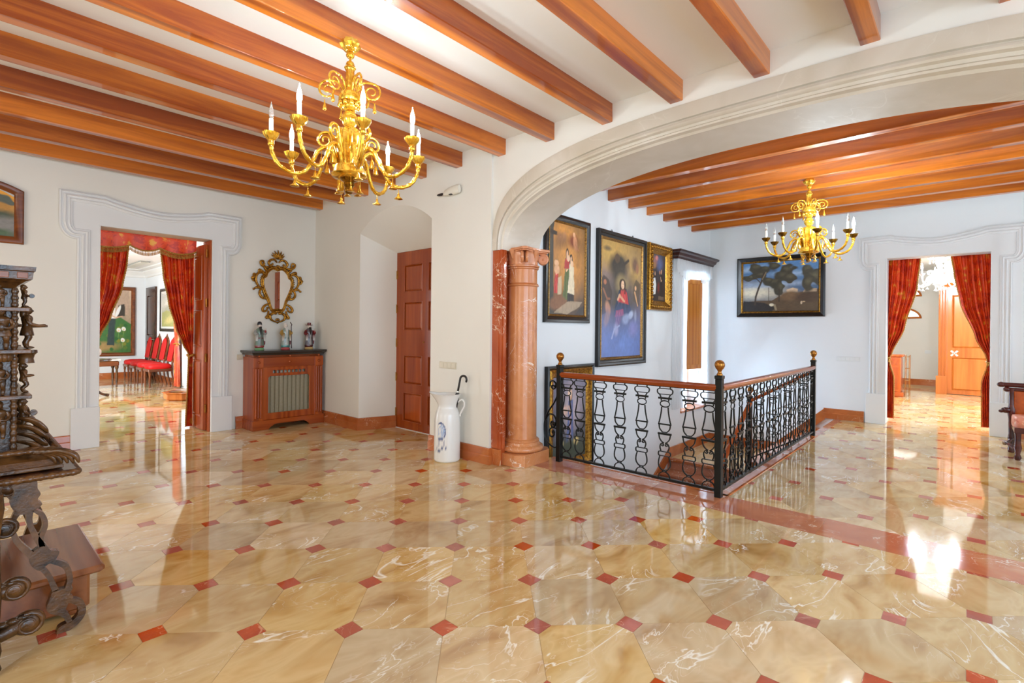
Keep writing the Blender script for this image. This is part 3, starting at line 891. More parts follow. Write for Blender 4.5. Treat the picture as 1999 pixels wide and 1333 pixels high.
mb = MB(); mb.cham(2.262, 2.304, 7.60, 8.16, 0.01, 2.50, 0.003)
d2 = mb.build('door_2', M['mahogany'])
tag(d2, 'mahogany door leaf folded open beside the right red drape of the left doorway', 'door', kind='structure')
Md = wallX(2.262, 7.88)
for (z0, z1) in ((0.18, 0.95), (1.12, 1.62), (1.76, 2.36)):
    mb = MB(); mb.mould([(-0.19, z0), (0.2, z0), (0.2, z1), (-0.19, z1)], [(0, 0.0), (0.006, 0.008), (0.02, 0.004), (0.026, 0.0)], True, Md)
    mb.plate([rect(-0.15, 0.16, z0 + 0.04, z1 - 0.04)], 0.006, Md)
    mb.build('panel', M['mahogany'], d2)
mb = MB(); mb.box(2.304, 2.320, 7.50, 7.78, 0.0, 2.55); mb.build('jamb_lining', M['mahogany'], d2)
for z in (0.30, 0.98, 1.72, 2.38):
    mb = MB(); mb.tube([(2.290, 7.588, z - 0.055), (2.290, 7.588, z + 0.055)], 0.013, 8); mb.build('hinge', M['brass'], d2, smooth=40)

# ---------------------------------------------------------------- curtains
def interp(keys, z):
    keys = sorted(keys)
    if z <= keys[0][0]: return keys[0][1]
    for (z0, a), (z1, b) in zip(keys, keys[1:]):
        if z <= z1:
            t = (z - z0) / (z1 - z0); t = t * t * (3 - 2 * t) * 0.5 + t * 0.5
            return a + (b - a) * t
    return keys[-1][1]
def drape(name, label, Mp, fixed, free, ztop, zbot, pleats, amp, mat, tie=None, loc=(0, 0, 0), trim=True, group=None, rings_=0):
    root = thing(name, label, 'curtain', loc, group=group)
    T = Matrix.Translation(Vector(loc)).inverted() @ Mp
    rr = random.Random(hash(label) % 1000)
    ph = rr.uniform(0, 6)
    wmax = abs(free[-1][1] - fixed[-1][1])
    def fn(u, v):
        z = zbot + (ztop - zbot) * v
        a, b = interp(fixed, z), interp(free, z)
        wd = abs(b - a)
        k = amp * (0.55 + 0.45 * min(1, wd / wmax))
        uu = u + 0.02 * math.sin(3 * z + 9 * u)
        d = k * math.sin(2 * PI * pleats * uu + ph + 0.5 * math.sin(z * 2.0)) + 0.35 * k * math.sin(2 * PI * pleats * 2.3 * uu + 2 * ph)
        if tie: d *= 0.45 + 0.55 * min(1, abs(z - tie) / 0.25)
        return (a + (b - a) * u, z, d)
    mb = MB(); mb.grid(fn, 110, 70, T)
    mb.build('drape', mat, root, smooth=True)
    if trim:
        mb = MB(); pts, rs = [], []
        for i in range(240):
            v = i / 239
            p = fn(1.0, v); pts.append((p[0], p[1], p[2])); rs.append(0.009 + 0.005 * (i % 3 == 0))
        mb.tube(pts, rs, 6, False, T); mb.build('edge_trim', M['trimgold'], root, smooth=True)
    if tie:
        a, b = interp(fixed, tie), interp(free, tie)
        c, r = (a + b) / 2, abs(b - a) / 2 + 0.012
        mb = MB(); mb.tube([(c + r * math.cos(t * PI / 10), tie + 0.012 * math.sin(t * PI / 5), 0.045 * math.sin(t * PI / 10)) for t in range(20)], 0.014, 8, True, T)
        mb.ball((b, tie - 0.03, 0.03), (0.016, 0.03, 0.016), 8, 6, T)
        mb.build('tieback', M['trimgold'], root, smooth=True)
    return root
P8 = wallY(0, 8.0)
drape('curtain', 'red damask drape gathered to the right jamb of the left doorway', P8,
      [(0.05, 2.25), (2.6, 2.25)], [(0.06, 2.17), (0.6, 2.185), (0.95, 2.195), (1.02, 2.195), (1.153, 2.13), (1.377, 2.045), (1.72, 1.955), (2.1, 1.89), (2.45, 1.855)], 2.50, 0.02, 7, 0.028, M['damask'], 1.0, (2.2, 8.0, 0))
drape('curtain', 'red damask drape drawn behind the left jamb of the left doorway', P8,
      [(0.05, 0.93), (2.6, 0.93)], [(0.06, 1.05), (0.9, 1.06), (1.1, 1.13), (1.274, 1.236), (1.5, 1.335), (1.89, 1.451), (2.2, 1.50), (2.45, 1.515)], 2.50, 0.004, 8, 0.028, M['damask'], 0.98, (1.1, 8.0, 0))
val = thing('valance', 'scalloped red damask valance with gold fringe over the left doorway', 'valance', (1.7, 7.9, 2.4))
Tv = Matrix.Translation((1.7, 7.9, 2.4)).inverted() @ wallY(0, 7.91)
segs = [(1.02, 1.515), (1.515, 1.835), (1.835, 2.255)]
def scal(x):
    for a, b in segs:
        if a <= x <= b + 1e-6:
            t = (x - a) / (b - a); return 2.425 - 0.055 * math.sin(PI * t) ** 0.8
    return 2.42
mb = MB(); mb.grid(lambda u, v: (1.02 + 1.235 * u, scal(1.02 + 1.235 * u) * (1 - v) + 2.60 * v, 0.008 * math.sin(u * 40) * (1 - v) + 0.012 * v), 120, 12, Tv)
mb.build('cloth', M['damask'], val, smooth=True)
mb = MB(); mb.tube([(1.02 + 1.235 * i / 120, scal(1.02 + 1.235 * i / 120), 0.012) for i in range(121)], 0.011, 6, False, Tv, 1.0, 0.8); mb.build('braid', M['trimgold'], val, smooth=True)
mb = MB()
for i in range(96):
    x = 1.025 + 1.225 * i / 95; z = scal(x)
    mb.lathe([(0.0035, 0.0), (0.003, 0.02), (0.0055, 0.03), (0.005, 0.058), (0.002, 0.06)], 6, (0, 0, 0), Tv @ Matrix.Translation((x, z - 0.006, 0.012)) @ Matrix.Rotation(PI / 2, 4, 'X'))
tag(mb.build('fringe', M['trimgold'], val), kind='stuff')
P10 = wallX(9.99, 0)
drape('curtain', 'red damask drape tied to the left jamb of the right doorway', P10,
      [(0.05, -1.02), (2.7, -1.02)], [(0.05, -0.87), (0.7, -0.865), (0.95, -0.925), (1.0, -0.93), (1.08, -0.90), (1.49, -0.742), (2.12, -0.591), (2.6, -0.552)], 2.72, 0.06, 7, 0.03, M['damask'], 1.0, (9.99, 0.9, 0))
drape('curtain', 'red damask drape tied to the right jamb of the right doorway', P10,
      [(0.05, 0.29), (2.7, 0.29)], [(0.05, 0.155), (0.7, 0.15), (0.95, 0.205), (1.0, 0.212), (1.08, 0.195), (1.344, 0.083), (1.87, -0.088), (2.3, -0.16), (2.6, -0.198)], 2.72, 0.06, 7, 0.03, M['damask'], 1.0, (9.99, -0.2, 0))

# ---------------------------------------------------------------- radiator cabinet
rad = thing('radiator_cabinet', 'mahogany radiator cabinet with fluted pilasters and wire screen in the corner', 'cabinet', (3.21, 7.30, 0))
FY, BY = -0.185, 0.175         # front and back
def rb(name, mat, *boxes, bevel=0.003, parent=None):
    mb = MB()
    for b in boxes: mb.box(*b)
    return mb.build(name, mat, parent or rad, bevel=bevel)
rb('side_panel', M['mahogany'], (-0.49, -0.46, FY + 0.02, BY, 0.10, 0.99))
rb('side_panel', M['mahogany'], (0.46, 0.49, FY + 0.02, BY, 0.10, 0.99))
mb = MB()
mb.plate([[(-0.505, 0), (-0.29, 0), (-0.27, 0.03), (-0.24, 0.045), (-0.20, 0.07), (0.20, 0.07), (0.24, 0.045), (0.27, 0.03), (0.29, 0), (0.505, 0), (0.505, 0.13), (-0.505, 0.13)]], 0.05, planeM((0, FY + 0.03, 0), (1, 0, 0), (0, 0, 1), (0, -1, 0)))
mb.box(-0.505, -0.455, FY + 0.03, BY, 0, 0.13); mb.box(0.455, 0.505, FY + 0.03, BY, 0, 0.13)
mb.build('base', M['mahogany_x'], rad, bevel=0.004)
for sx in (-1, 1):
    mb = MB()
    cx = sx * 0.425
    mb.box(cx - 0.062, cx + 0.062, FY, FY + 0.03, 0.13, 0.85)
    mb.box(cx - 0.068, cx + 0.068, FY - 0.014, FY + 0.03, 0.0, 0.135)
    mb.box(cx - 0.066, cx + 0.066, FY - 0.010, FY + 0.03, 0.85, 0.985)
    p = mb.build('pilaster', M['mahogany'], rad, bevel=0.003)
    for k in range(3):
        mb = MB(); x = cx + (k - 1) * 0.034
        mb.tube([(x, FY, 0.17), (x, FY, 0.83)], [0.014, 0.014], 10)
        mb.ball((x, FY, 0.17), 0.014, 10, 6); mb.ball((x, FY, 0.83), 0.014, 10, 6)
        mb.build('reed', M['mahogany'], p, smooth=50)
    mb = MB(); mb.lathe([(0.02, 0), (0.018, 0.006), (0.008, 0.012), (0.002, 0.013)], 14, (0, 0, 0), Matrix.Translation((cx, FY - 0.010, 0.92)) @ Matrix.Rotation(PI / 2, 4, 'X')); mb.build('rosette', M['mahogany'], p, smooth=True)
mb = MB()
mb.plate([rect(-0.365, 0.365, 0.13, 0.85), [(-0.29, 0.22), (0.29, 0.22), (0.29, 0.705), (0.27, 0.725), (-0.27, 0.725), (-0.29, 0.705)], rect(-0.24, 0.24, 0.765, 0.805)], 0.022, planeM((0, FY + 0.03, 0), (1, 0, 0), (0, 0, 1), (0, -1, 0)))
mb.build('front_frame', M['mahogany'], rad, bevel=0.004)
for k in range(10):
    mb = MB(); x = -0.235 + 0.0522 * k
    mb.box(x - 0.006, x + 0.006, FY + 0.016, FY + 0.026, 0.76, 0.81); mb.build('vent_slat', M['mahogany'], rad)
mb = MB(); mb.box(-0.36, 0.36, FY + 0.004, FY + 0.03, 0.85, 0.985); mb.build('frieze', M['mahogany_x'], rad, bevel=0.003)
mb = MB(); mb.lathe([(0.02, 0), (0.018, 0.006), (0.008, 0.012), (0.002, 0.013)], 14, (0, 0, 0), Matrix.Translation((0, FY + 0.004, 0.92)) @ Matrix.Rotation(PI / 2, 4, 'X')); mb.build('rosette', M['mahogany'], rad, smooth=True)
mb = MB()
for x in (-0.42, 0, 0.42): mb.ball((x, FY - 0.006, 1.003), 0.016, 10, 6)
mb.box(-0.47, 0.47, FY + 0.05, BY, 0.985, 1.02)
mb.build('bead_support', M['mahogany_x'], rad, smooth=40)
mb = MB()
mb.mould([(0.50, BY), (0.50, FY - 0.01), (-0.50, FY - 0.01), (-0.50, BY)], [(-0.02, 1.018), (0.0, 1.018), (0.006, 1.03), (0.018, 1.045), (0.03, 1.052), (0.03, 1.08), (-0.02, 1.08)])
mb.box(-0.50, 0.50, FY - 0.01, BY, 1.02, 1.0795)
mb.build('top', M['slate'], rad)
mb = MB()
zz = [0.22 + 0.485 * i / 42 for i in range(43)]
for z in zz: mb.tube([(-0.29, FY + 0.02, z), (0.29, FY + 0.02, z)], 0.0014, 4)
for i in range(51):
    x = -0.29 + 0.58 * i / 50; mb.tube([(x, FY + 0.02, 0.22), (x, FY + 0.02, 0.72)], 0.0014, 4)
tag(mb.build('wire_screen', M['grille'], rad), 'fine brass wire mesh screen', kind='stuff')
for k in range(10):
    mb = MB(); x = -0.27 + 0.06 * k
    mb.box(x - 0.024, x + 0.024, FY + 0.06, FY + 0.16, 0.16, 0.80); mb.build('radiator_section', M['fin'], rad, bevel=0.012)

# ---------------------------------------------------------------- gilt mirror
mir = thing('wall_mirror', 'small rococo mirror in a pierced gilt frame above the radiator cabinet', 'mirror', (3.175, YB, 1.98))
MK = 0.000895
def mp(x, y): return (x * MK, (690 - y) * MK)       # carving sketch units -> metres about the centre
Mm = planeM((0, 0, 0), (1, 0, 0), (0, 0, 1), (0, -1, 0))
half = [(0, 425), (40, 408), (80, 405), (125, 435), (160, 480), (176, 530), (212, 562), (222, 640), (197, 740), (160, 830), (128, 900), (108, 985), (80, 1042), (40, 1046), (0, 1036)]
sm = smoothpath(half, 3)
outline = [mp(x, y) for x, y in sm] + [mp(-x, y) for x, y in sm[-2:0:-1]]
mb = MB(); mb.plate([outline[::-1]], 0.006, Mm, 0.012); mb.build('glass', M['mirror'], mir)
ctr = (0, (690 - 720) * MK)
def grow(p, g):
    v = Vector((p[0] - ctr[0], p[1] - ctr[1])); l = v.length
    return (ctr[0] + v.x * (l + g) / l, ctr[1] + v.y * (l + g) / l)
mb = MB(); mb.plate([[grow(p, 0.03) for p in outline][::-1], [grow(p, -0.004) for p in outline][::-1]], 0.014, Mm, 0.002)
mb.tube([grow(p, 0.004) + (0.02,) for p in outline], 0.011, 8, True, Mm)
mb.tube([grow(p, 0.028) + (0.016,) for p in outline], 0.014, 8, True, Mm)
mb.build('moulding', M['gilt'], mir, smooth=50)
scrolls = [[(15, 290), (60, 246), (120, 262), (150, 310), (118, 348), (88, 322)], [(100, 352), (180, 378), (255, 352), (272, 300), (232, 285), (220, 330)],
           [(150, 452), (210, 395), (225, 350)], [(176, 520), (250, 470), (322, 500), (345, 580), (322, 660), (262, 722), (232, 690)],
           [(320, 520), (370, 500), (372, 560), (400, 560), (372, 610), (340, 610)], [(262, 722), (330, 712), (372, 738)], [(255, 720), (285, 790), (262, 852), (215, 872), (200, 835)],
           [(190, 880), (240, 872), (262, 858)], [(125, 965), (190, 985), (236, 1040), (225, 1085), (175, 1070), (160, 1030)], [(55, 1090), (118, 1150), (98, 1218), (0, 1262)],
           [(140, 1075), (150, 1140), (180, 1185), (140, 1185), (132, 1150)], [(20, 1120), (60, 1110), (95, 1135)], [(210, 470), (290, 430), (300, 480)]]
for sx in (-1, 1):
    for sc_ in scrolls:
        pts = smoothpath(sc_, 5); n = len(pts)
        mb = MB()
        rs = [0.016 * (0.55 + 0.6 * math.sin(PI * min(1, (i + 2) / n))) for i in range(n)]
        mb.tube([mp(sx * x, y) + (0.02 + 0.012 * math.sin(PI * i / n),) for i, (x, y) in enumerate(pts)], rs, 8, False, Mm)
        e = mp(sx * pts[-1][0], pts[-1][1]); mb.ball((e[0], e[1], 0.028), 0.017, 8, 6, Mm)
        mb.build('scroll', M['gilt'], mir, smooth=50)
for i in range(7):
    a = (i - 3) * 0.42; ln = 0.135 - 0.012 * abs(i - 3)
    mb = MB(); b0 = mp(0, 235)
    pts = [(b0[0] + math.sin(a) * ln * t, b0[1] + math.cos(a * (1 - 0.25 * t)) * ln * t, 0.02 + 0.02 * math.sin(PI * t)) for t in (0, .25, .5, .75, 1)]
    mb.tube(pts, [0.006, 0.013, 0.015, 0.011, 0.005], 7, False, Mm); mb.build('crest_leaf', M['gilt'], mir, smooth=True)
for (x, y) in ((0, 365), (0, 1095), (0, 1225)):
    mb = MB(); c_ = mp(x, y)
    for i in range(5):
        a = (i - 2) * 0.5; mb.ball((c_[0] + 0.022 * math.sin(a), c_[1] + 0.012 * math.cos(a), 0.028), (0.012, 0.022, 0.012), 8, 6, Mm)
    mb.build('shell', M['gilt'], mir, smooth=True)
for sx in (-1, 1):
    mb = MB()
    for t in range(26):
        p = outline[3 + t] if sx > 0 else outline[-3 - t]
        g = grow(p, 0.048); mb.ball((g[0], g[1], 0.018), 0.0085, 6, 5, Mm)
    tag(mb.build('bead_row', M['gilt'], mir, smooth=True), kind='stuff')

# ---------------------------------------------------------------- porcelain figurines on the cabinet
def figurine(label, x, cols, hat, staff=False, h=0.40):
    r = thing('figurine', label, 'figurine', (x, 7.30, 1.08), group='porcelain figurines on the radiator cabinet')
    robe, sleeve, sash, under, hem, basec = cols
    mb = MB(); mb.lathe([(0.058, 0), (0.062, 0.01), (0.055, 0.03), (0.045, 0.035)], 16); o = mb.build('base', M['porcelain'], r, smooth=40); color_verts(o, lambda c: basec)
    prof = [(0.052, 0.032), (0.066, 0.045), (0.060, 0.09), (0.054, 0.15), (0.058, 0.20), (0.060, 0.245), (0.050, 0.28), (0.030, 0.302), (0.018, 0.312)]
    mb = MB()
    rings = []
    for rr_, z in smoothpath(prof, 3):
        rings.append([(rr_ * math.cos(2 * PI * k / 28) * (1 + 0.05 * math.sin(5 * 2 * PI * k / 28 + z * 20)) * 0.95, rr_ * 0.72 * math.sin(2 * PI * k / 28) * (1 + 0.06 * math.sin(7 * 2 * PI * k / 28)), z) for k in range(28)])
    mb.loft(rings)
    o = mb.build('robe', M['porcelain'], r, smooth=True)
    def pc(c):
        if c.z < 0.058: return hem
        if c.y < -0.02 and abs(c.x - 0.004) < 0.014 + 0.02 * max(0, 0.2 - c.z): return under
        if 0.165 < c.z < 0.178: return sash
        return robe
    color_verts(o, pc)
    for sx in (-1, 1):
        mb = MB()
        e = (-0.01 if sx < 0 else 0.03)
        mb.tube(smoothpath([(sx * 0.045, 0.0, 0.275), (sx * 0.066, -0.02, 0.235), (sx * 0.045 + e * 0.3, -0.052, 0.215 + (0.03 if sx > 0 else 0))], 4), [0.018, 0.02, 0.022, 0.023, 0.024, 0.024, 0.024, 0.025, 0.025], 10)
        mb.loft([[(sx * 0.05 - 0.018, -0.05, 0.22), (sx * 0.05 + 0.018, -0.05, 0.22), (sx * 0.05 + 0.018, -0.03, 0.22), (sx * 0.05 - 0.018, -0.03, 0.22)],
                 [(sx * 0.054 - 0.012, -0.052, 0.13), (sx * 0.054 + 0.012, -0.052, 0.13), (sx * 0.054 + 0.012, -0.04, 0.13), (sx * 0.054 - 0.012, -0.04, 0.13)]])
        o = mb.build('sleeve', M['porcelain'], r, smooth=50); color_verts(o, lambda c: (sleeve if c.z > 0.2 else (0.75, 0.72, 0.68)))
    mb = MB(); mb.ball((0, -0.006, 0.338), (0.027, 0.029, 0.034), 14, 10); mb.ball((0, -0.036, 0.336), 0.006, 6, 5)
    o = mb.build('head', M['porcelain'], r, smooth=True); color_verts(o, lambda c: (0.72, 0.60, 0.52))
    mb = MB()
    if hat == 'cap': mb.lathe([(0.030, 0.345), (0.032, 0.36), (0.028, 0.378), (0.022, 0.392), (0.008, 0.398)], 14)
    elif hat == 'bald': mb.ball((0, 0.002, 0.366), (0.024, 0.026, 0.026), 12, 8)
    else:
        mb.lathe([(0.034, 0.352), (0.036, 0.362), (0.027, 0.366), (0.028, 0.39), (0.02, 0.394)], 14); mb.box(-0.055, 0.055, -0.004, 0.004, 0.355, 0.362)
    hc = {'cap': (0.02, 0.02, 0.025), 'bald': (0.74, 0.66, 0.6), 'hat': (0.16, 0.02, 0.02)}[hat]
    o = mb.build('hat' if hat != 'bald' else 'forehead', M['porcelain'], r, smooth=50); color_verts(o, lambda c: hc)
    bc = (0.7, 0.68, 0.64) if hat == 'bald' else (0.015, 0.014, 0.013)
    mb = MB(); mb.loft([[(-0.018, -0.028, 0.325), (0.018, -0.028, 0.325), (0.014, -0.044, 0.325), (-0.014, -0.044, 0.325)], [(-0.016, -0.042, 0.28), (0.016, -0.042, 0.28), (0.011, -0.056, 0.28), (-0.011, -0.056, 0.28)], [(-0.004, -0.05, 0.215), (0.004, -0.05, 0.215), (0.003, -0.056, 0.215), (-0.003, -0.056, 0.215)]])
    o = mb.build('beard', M['porcelain'], r, smooth=60); color_verts(o, lambda c: bc)
    if staff:
        mb = MB(); mb.tube(smoothpath([(0.066, -0.05, 0.02), (0.064, -0.05, 0.2), (0.06, -0.05, 0.33), (0.068, -0.05, 0.36), (0.05, -0.05, 0.385), (0.046, -0.05, 0.40)], 4), 0.006, 7)
        o = mb.build('staff', M['porcelain'], r, smooth=True); color_verts(o, lambda c: (0.05, 0.012, 0.01))
    else:
        mb = MB(); mb.ball((0.058, -0.055, 0.262), (0.014, 0.012, 0.022), 8, 6); mb.ball((0.062, -0.055, 0.292), 0.01, 8, 6)
        o = mb.build('held_child' if hat == 'cap' else 'held_scroll', M['porcelain'], r, smooth=True); color_verts(o, lambda c: (0.3, 0.04, 0.04) if c.z < 0.28 else (0.7, 0.58, 0.5))
    mb = MB(); mb.ball((0.062, 0.0, 0.115), (0.016, 0.02, 0.05), 8, 6); o = mb.build('trailing_sash', M['porcelain'], r, smooth=True); color_verts(o, lambda c: (0.16, 0.015, 0.02))
    return r
g_ = lambda *a: srgb(a)
figurine('porcelain bearded sage in grey green robe with black cap, leftmost of three', 2.865, (g_(112, 132, 116), g_(150, 150, 146), g_(120, 40, 40), g_(120, 120, 112), g_(150, 50, 50), g_(120, 170, 120)), 'cap')
figurine('porcelain bald old sage holding a dark staff, middle of three', 3.225, (g_(150, 160, 150), g_(166, 128, 60), g_(90, 110, 100), g_(206, 206, 200), g_(90, 150, 140), g_(190, 84, 84)), 'bald', True)
figurine('porcelain black bearded official in dark red hat, rightmost of three', 3.575, (g_(96, 84, 88), g_(110, 30, 34), g_(60, 24, 28), g_(176, 170, 164), g_(84, 24, 30), g_(206, 168, 110)), 'hat')

# ---------------------------------------------------------------- pitcher with umbrella
pit = thing('umbrella_pitcher', 'tall white ceramic pitcher with blue painted bird used as umbrella stand', 'pitcher', (3.565, 4.135, 0))
prof = [(0.128, 0.0), (0.137, 0.012), (0.139, 0.05), (0.139, 0.30), (0.136, 0.42), (0.128, 0.49), (0.114, 0.535), (0.103, 0.565), (0.104, 0.60), (0.118, 0.65), (0.134, 0.69), (0.143, 0.705)]
pr = smoothpath(prof, 9)
ANG = math.atan2(0.74, -0.66)               # spout points to the picture's left
def pv(r, z, k, n=120):
    a = 2 * PI * k / n
    d = math.cos(a - ANG)
    sp = max(0, d) ** 8 * max(0, (z - 0.58) / 0.125) ** 1.5
    return ((r + 0.055 * sp) * math.cos(a), (r + 0.055 * sp) * math.sin(a), z + 0.02 * sp)
mb = MB()
mb.loft([[pv(r, z, k) for k in range(120)] for r, z in pr], True, False)
mb.loft([[pv(r - 0.010, z, k) for k in range(120)] for r, z in pr[::-1][:60]], True, False)
mb.loft([[pv(pr[-1][0], pr[-1][1], k) for k in range(120)], [pv(pr[-1][0] - 0.010, pr[-1][1] + 0.003, k) for k in range(120)]], True, False)
mb.add([(0, 0, 0.001)] + [pv(0.128, 0.001, k) for k in range(120)], [(0, (k + 1) % 120 + 1, k + 1) for k in range(120)])
body = mb.build('body', M['porcelain'], pit, smooth=True)
face = math.atan2(-0.20, -0.98)
def blue(co):
    a = math.atan2(co.y, co.x) - face
    a = (a + PI) % (2 * PI) - PI
    x, z = a * 0.139, co.z
    rr = math.hypot(co.x, co.y)
    base = (0.80, 0.77, 0.73)
    if rr < 0.12 or z > 0.5 or z < 0.06: return base
    ink, lt = (0.10, 0.13, 0.26), (0.36, 0.46, 0.66)
    # wing disc
    dx, dz = x - 0.02, z - 0.33
    q = math.hypot(dx / 0.052, dz / 0.085)
    if abs(q - 1) < 0.10 and dx > -0.03: return ink
    if q < 0.95 and dx > 0.0:
        return lt if math.sin(math.atan2(dz, dx) * 14) > 0.2 else (0.62, 0.66, 0.74)
    if abs(q - 0.55) < 0.08: return lt
    # tail scrolls
    for (cx, cz, rad_) in ((0.03, 0.20, 0.035), (0.06, 0.17, 0.025), (0.0, 0.15, 0.03), (-0.02, 0.12, 0.02)):
        qq = math.hypot(x - cx, z - cz)
        if abs(qq - rad_) < 0.004 and math.sin(3 * math.atan2(z - cz, x - cx) + cx * 50) > -0.3: return ink
    return base
color_verts(body, blue)
ha = ANG + PI
hd = Vector((math.cos(ha), math.sin(ha), 0))
mb = MB()
hp = smoothpath([(0.112, 0.62), (0.15, 0.645), (0.178, 0.62), (0.178, 0.575), (0.155, 0.53), (0.136, 0.49), (0.135, 0.47)], 5)
mb.tube([(hd.x * r, hd.y * r, z) for r, z in hp], 0.017, 10, False, None, 1.2, 0.6, (-hd.y, hd.x, 0)); mb.build('handle', M['ceramic'], pit, smooth=True)
um = thing('umbrella', 'black crook handled umbrella leaning in the white pitcher', 'umbrella', (3.565, 4.135, 0.03))
dirv = Vector((0.06, -0.10, 0.64)).normalized()
b0 = Vector((0.0, 0.02, 0.0)); tip = b0 + dirv * 0.70
mb = MB(); mb.tube([b0 + dirv * t for t in (0.0, 0.1, 0.3, 0.5, 0.66, 0.70)], [0.006, 0.016, 0.024, 0.028, 0.026, 0.02], 10); mb.build('canopy', M['rubber'], um, smooth=60)
mb = MB(); mb.lathe([(0.014, 0), (0.016, 0.008), (0.013, 0.02)], 12, (0, 0, 0), Matrix.Translation(tip) @ dirv.to_track_quat('Z', 'Y').to_matrix().to_4x4()); mb.build('collar', M['silver'], um, smooth=50)
sd = Vector((0.55, -0.83, 0.0))
hk = [tip, tip + dirv * 0.08, tip + dirv * 0.14]
c0 = tip + dirv * 0.145 + sd * 0.036
for i in range(0, 9):
    a = PI - i * PI / 8 * 1.15
    hk.append(c0 + sd * 0.036 * math.cos(a) + Vector((0, 0, 1)) * 0.042 * math.sin(a))
mb = MB(); mb.tube(hk, 0.0115, 10); mb.ball(hk[-1], 0.0115, 8, 6); mb.build('crook_handle', M['rubber'], um, smooth=True)

# ---------------------------------------------------------------- switches and sensor
def switch(name, label, Mw, w_, h_, n, mat, keycol=None):
    r = thing(name, label, 'light switch', Mw @ Vector((0, 0, 0)))
    T = Matrix.Translation(Mw @ Vector((0, 0, 0))).inverted() @ Mw
    mb = MB(); mb.box(-w_ / 2, w_ / 2, -h_ / 2, h_ / 2, 0.0, 0.010, T); mb.build('plate', mat, r, bevel=0.003)
    k_ = (w_ - 0.02) / n
    for i in range(n):
        x = -w_ / 2 + 0.01 + k_ * i
        mb = MB(); mb.box(x + 0.002, x + k_ - 0.002, -h_ / 2 + 0.012, h_ / 2 - 0.012, 0.010, 0.016, T); mb.build('key', mat, r, bevel=0.002)
    return r
switch('switch_plate', 'long beige four key switch plate above the white pitcher', wallX(XA - 0.03, 4.345, 0.992), 0.29, 0.075, 4, M['switch'])
switch('switch_plate', 'single beige switch between the left doorway and the radiator cabinet', wallY(2.678, YB, 0.982), 0.08, 0.075, 1, M['switch'])
switch('switch_plate', 'long white switch row under the landscape painting', wallX(XR, 1.43, 0.982), 0.32, 0.075, 5, M['switchw'])
switch('switch_plate', 'small pale switch on the far room end wall', wallX(17.7, 0.80, 0.91), 0.14, 0.09, 1, M['switchw'])
sn = thing('wall_sensor', 'small beige wall mounted sensor with black tip near the arch', 'sensor', (XA - 0.03, 4.30, 2.93))
mb = MB()
def oval(x, a, b, cz, nn=16): return [(-0.02 - 0.022 * (1 + math.cos(2 * PI * k / nn)) * 1.0 * b / 0.05, x + 0 * k, cz + a * math.sin(2 * PI * k / nn)) for k in range(nn)]
mb.loft([oval(-0.16, 0.045, 0.05, 0.005), oval(-0.12, 0.052, 0.06, 0.006), oval(0.0, 0.046, 0.06, 0.002), oval(0.07, 0.034, 0.05, -0.004), oval(0.10, 0.018, 0.04, -0.012)])
mb.build('housing', M['white'], sn, smooth=50)
mb = MB(); mb.box(-0.06, 0.0, -0.14, 0.05, -0.022, -0.004); mb.build('bracket', M['white'], sn, bevel=0.004)
mb = MB(); mb.tube([(-0.045, 0.09, -0.008), (-0.05, 0.13, -0.012), (-0.055, 0.17, -0.012), (-0.055, 0.20, -0.010)], [0.009, 0.016, 0.014, 0.006], 8); mb.build('lens_tip', M['rubber'], sn, smooth=50)
mb = MB(); mb.box(-0.075, -0.05, -0.06, -0.02, -0.048, -0.038); mb.build('vent_slot', M['rubber'], sn)

# ================================================================ STAIR BALUSTRADES
U = 0.0012014
def bz(y): return 0.065 + (1000 - y) * U
def baluster_mesh():
    mb = MB()
    W = 0.0058
    def bar(pts):                       # mirrored flat iron line
        for s_ in (-1, 1):
            mb.tube([(s_ * x * U, 0, bz(y)) for x, y in pts], W, 4, False, None, 1.0, 1.5, (1, 0, 0))
    def solid(y, hw, t):
        mb.box(-hw * U, hw * U, -0.009, 0.009, bz(y) - t / 2, bz(y) + t / 2)
    def ring(y, hw, hh, n=16):
        mb.tube([(hw * U * math.cos(2 * PI * k / n), 0, bz(y) + hh * U * math.sin(2 * PI * k / n)) for k in range(n)], W, 4, True)
    bar([(42, 300), (42, 324)]); solid(324, 44, 0.007)
    bar(smoothpath([(44, 326), (58, 332), (62, 346), (56, 362), (44, 368)], 3)); solid(368, 44, 0.006)
    bar([(44, 368), (32, 390)]); solid(397, 52, 0.017)
    bar([(30, 405), (30, 418)])
    ring(440, 38, 24)
    bar(smoothpath([(26, 464), (30, 510), (42, 570), (48, 590)], 3)); solid(595, 51, 0.011)
    bar(smoothpath([(45, 600), (40, 630), (18, 655)], 3)); solid(655, 20, 0.006); solid(668, 53, 0.017)
    bar(smoothpath([(46, 676), (40, 705), (22, 728), (6, 736)], 4))
    bar(smoothpath([(6, 738), (22, 740), (34, 756), (36, 775), (28, 800)], 4))
    bar([(14 + 10 * math.cos(a * 0.7) * (1 - a * 0.06), 752 + 10 * math.sin(a * 0.7) * (1 - a * 0.06)) for a in range(9)])
    solid(803, 42, 0.006); solid(835, 42, 0.006)
    bar(smoothpath([(42, 803), (48, 811), (48, 827), (42, 835)], 3))
    bar(smoothpath([(36, 838), (46, 875), (46, 910), (30, 935), (15, 943)], 4)); solid(944, 17, 0.006)
    bar([(14, 944), (14, 955)]); solid(955, 16, 0.006)
    bar(smoothpath([(12, 957), (30, 966), (42, 982), (46, 1000)], 4))
    return mb
BAL = None
def baluster(parent, loc, rz):
    global BAL
    if BAL is None:
        BAL = baluster_mesh().build('baluster', M['iron'], parent)
        BAL.location = loc; BAL.rotation_euler = (0, 0, rz)
        return BAL
    return inst(BAL, parent, loc, rz)
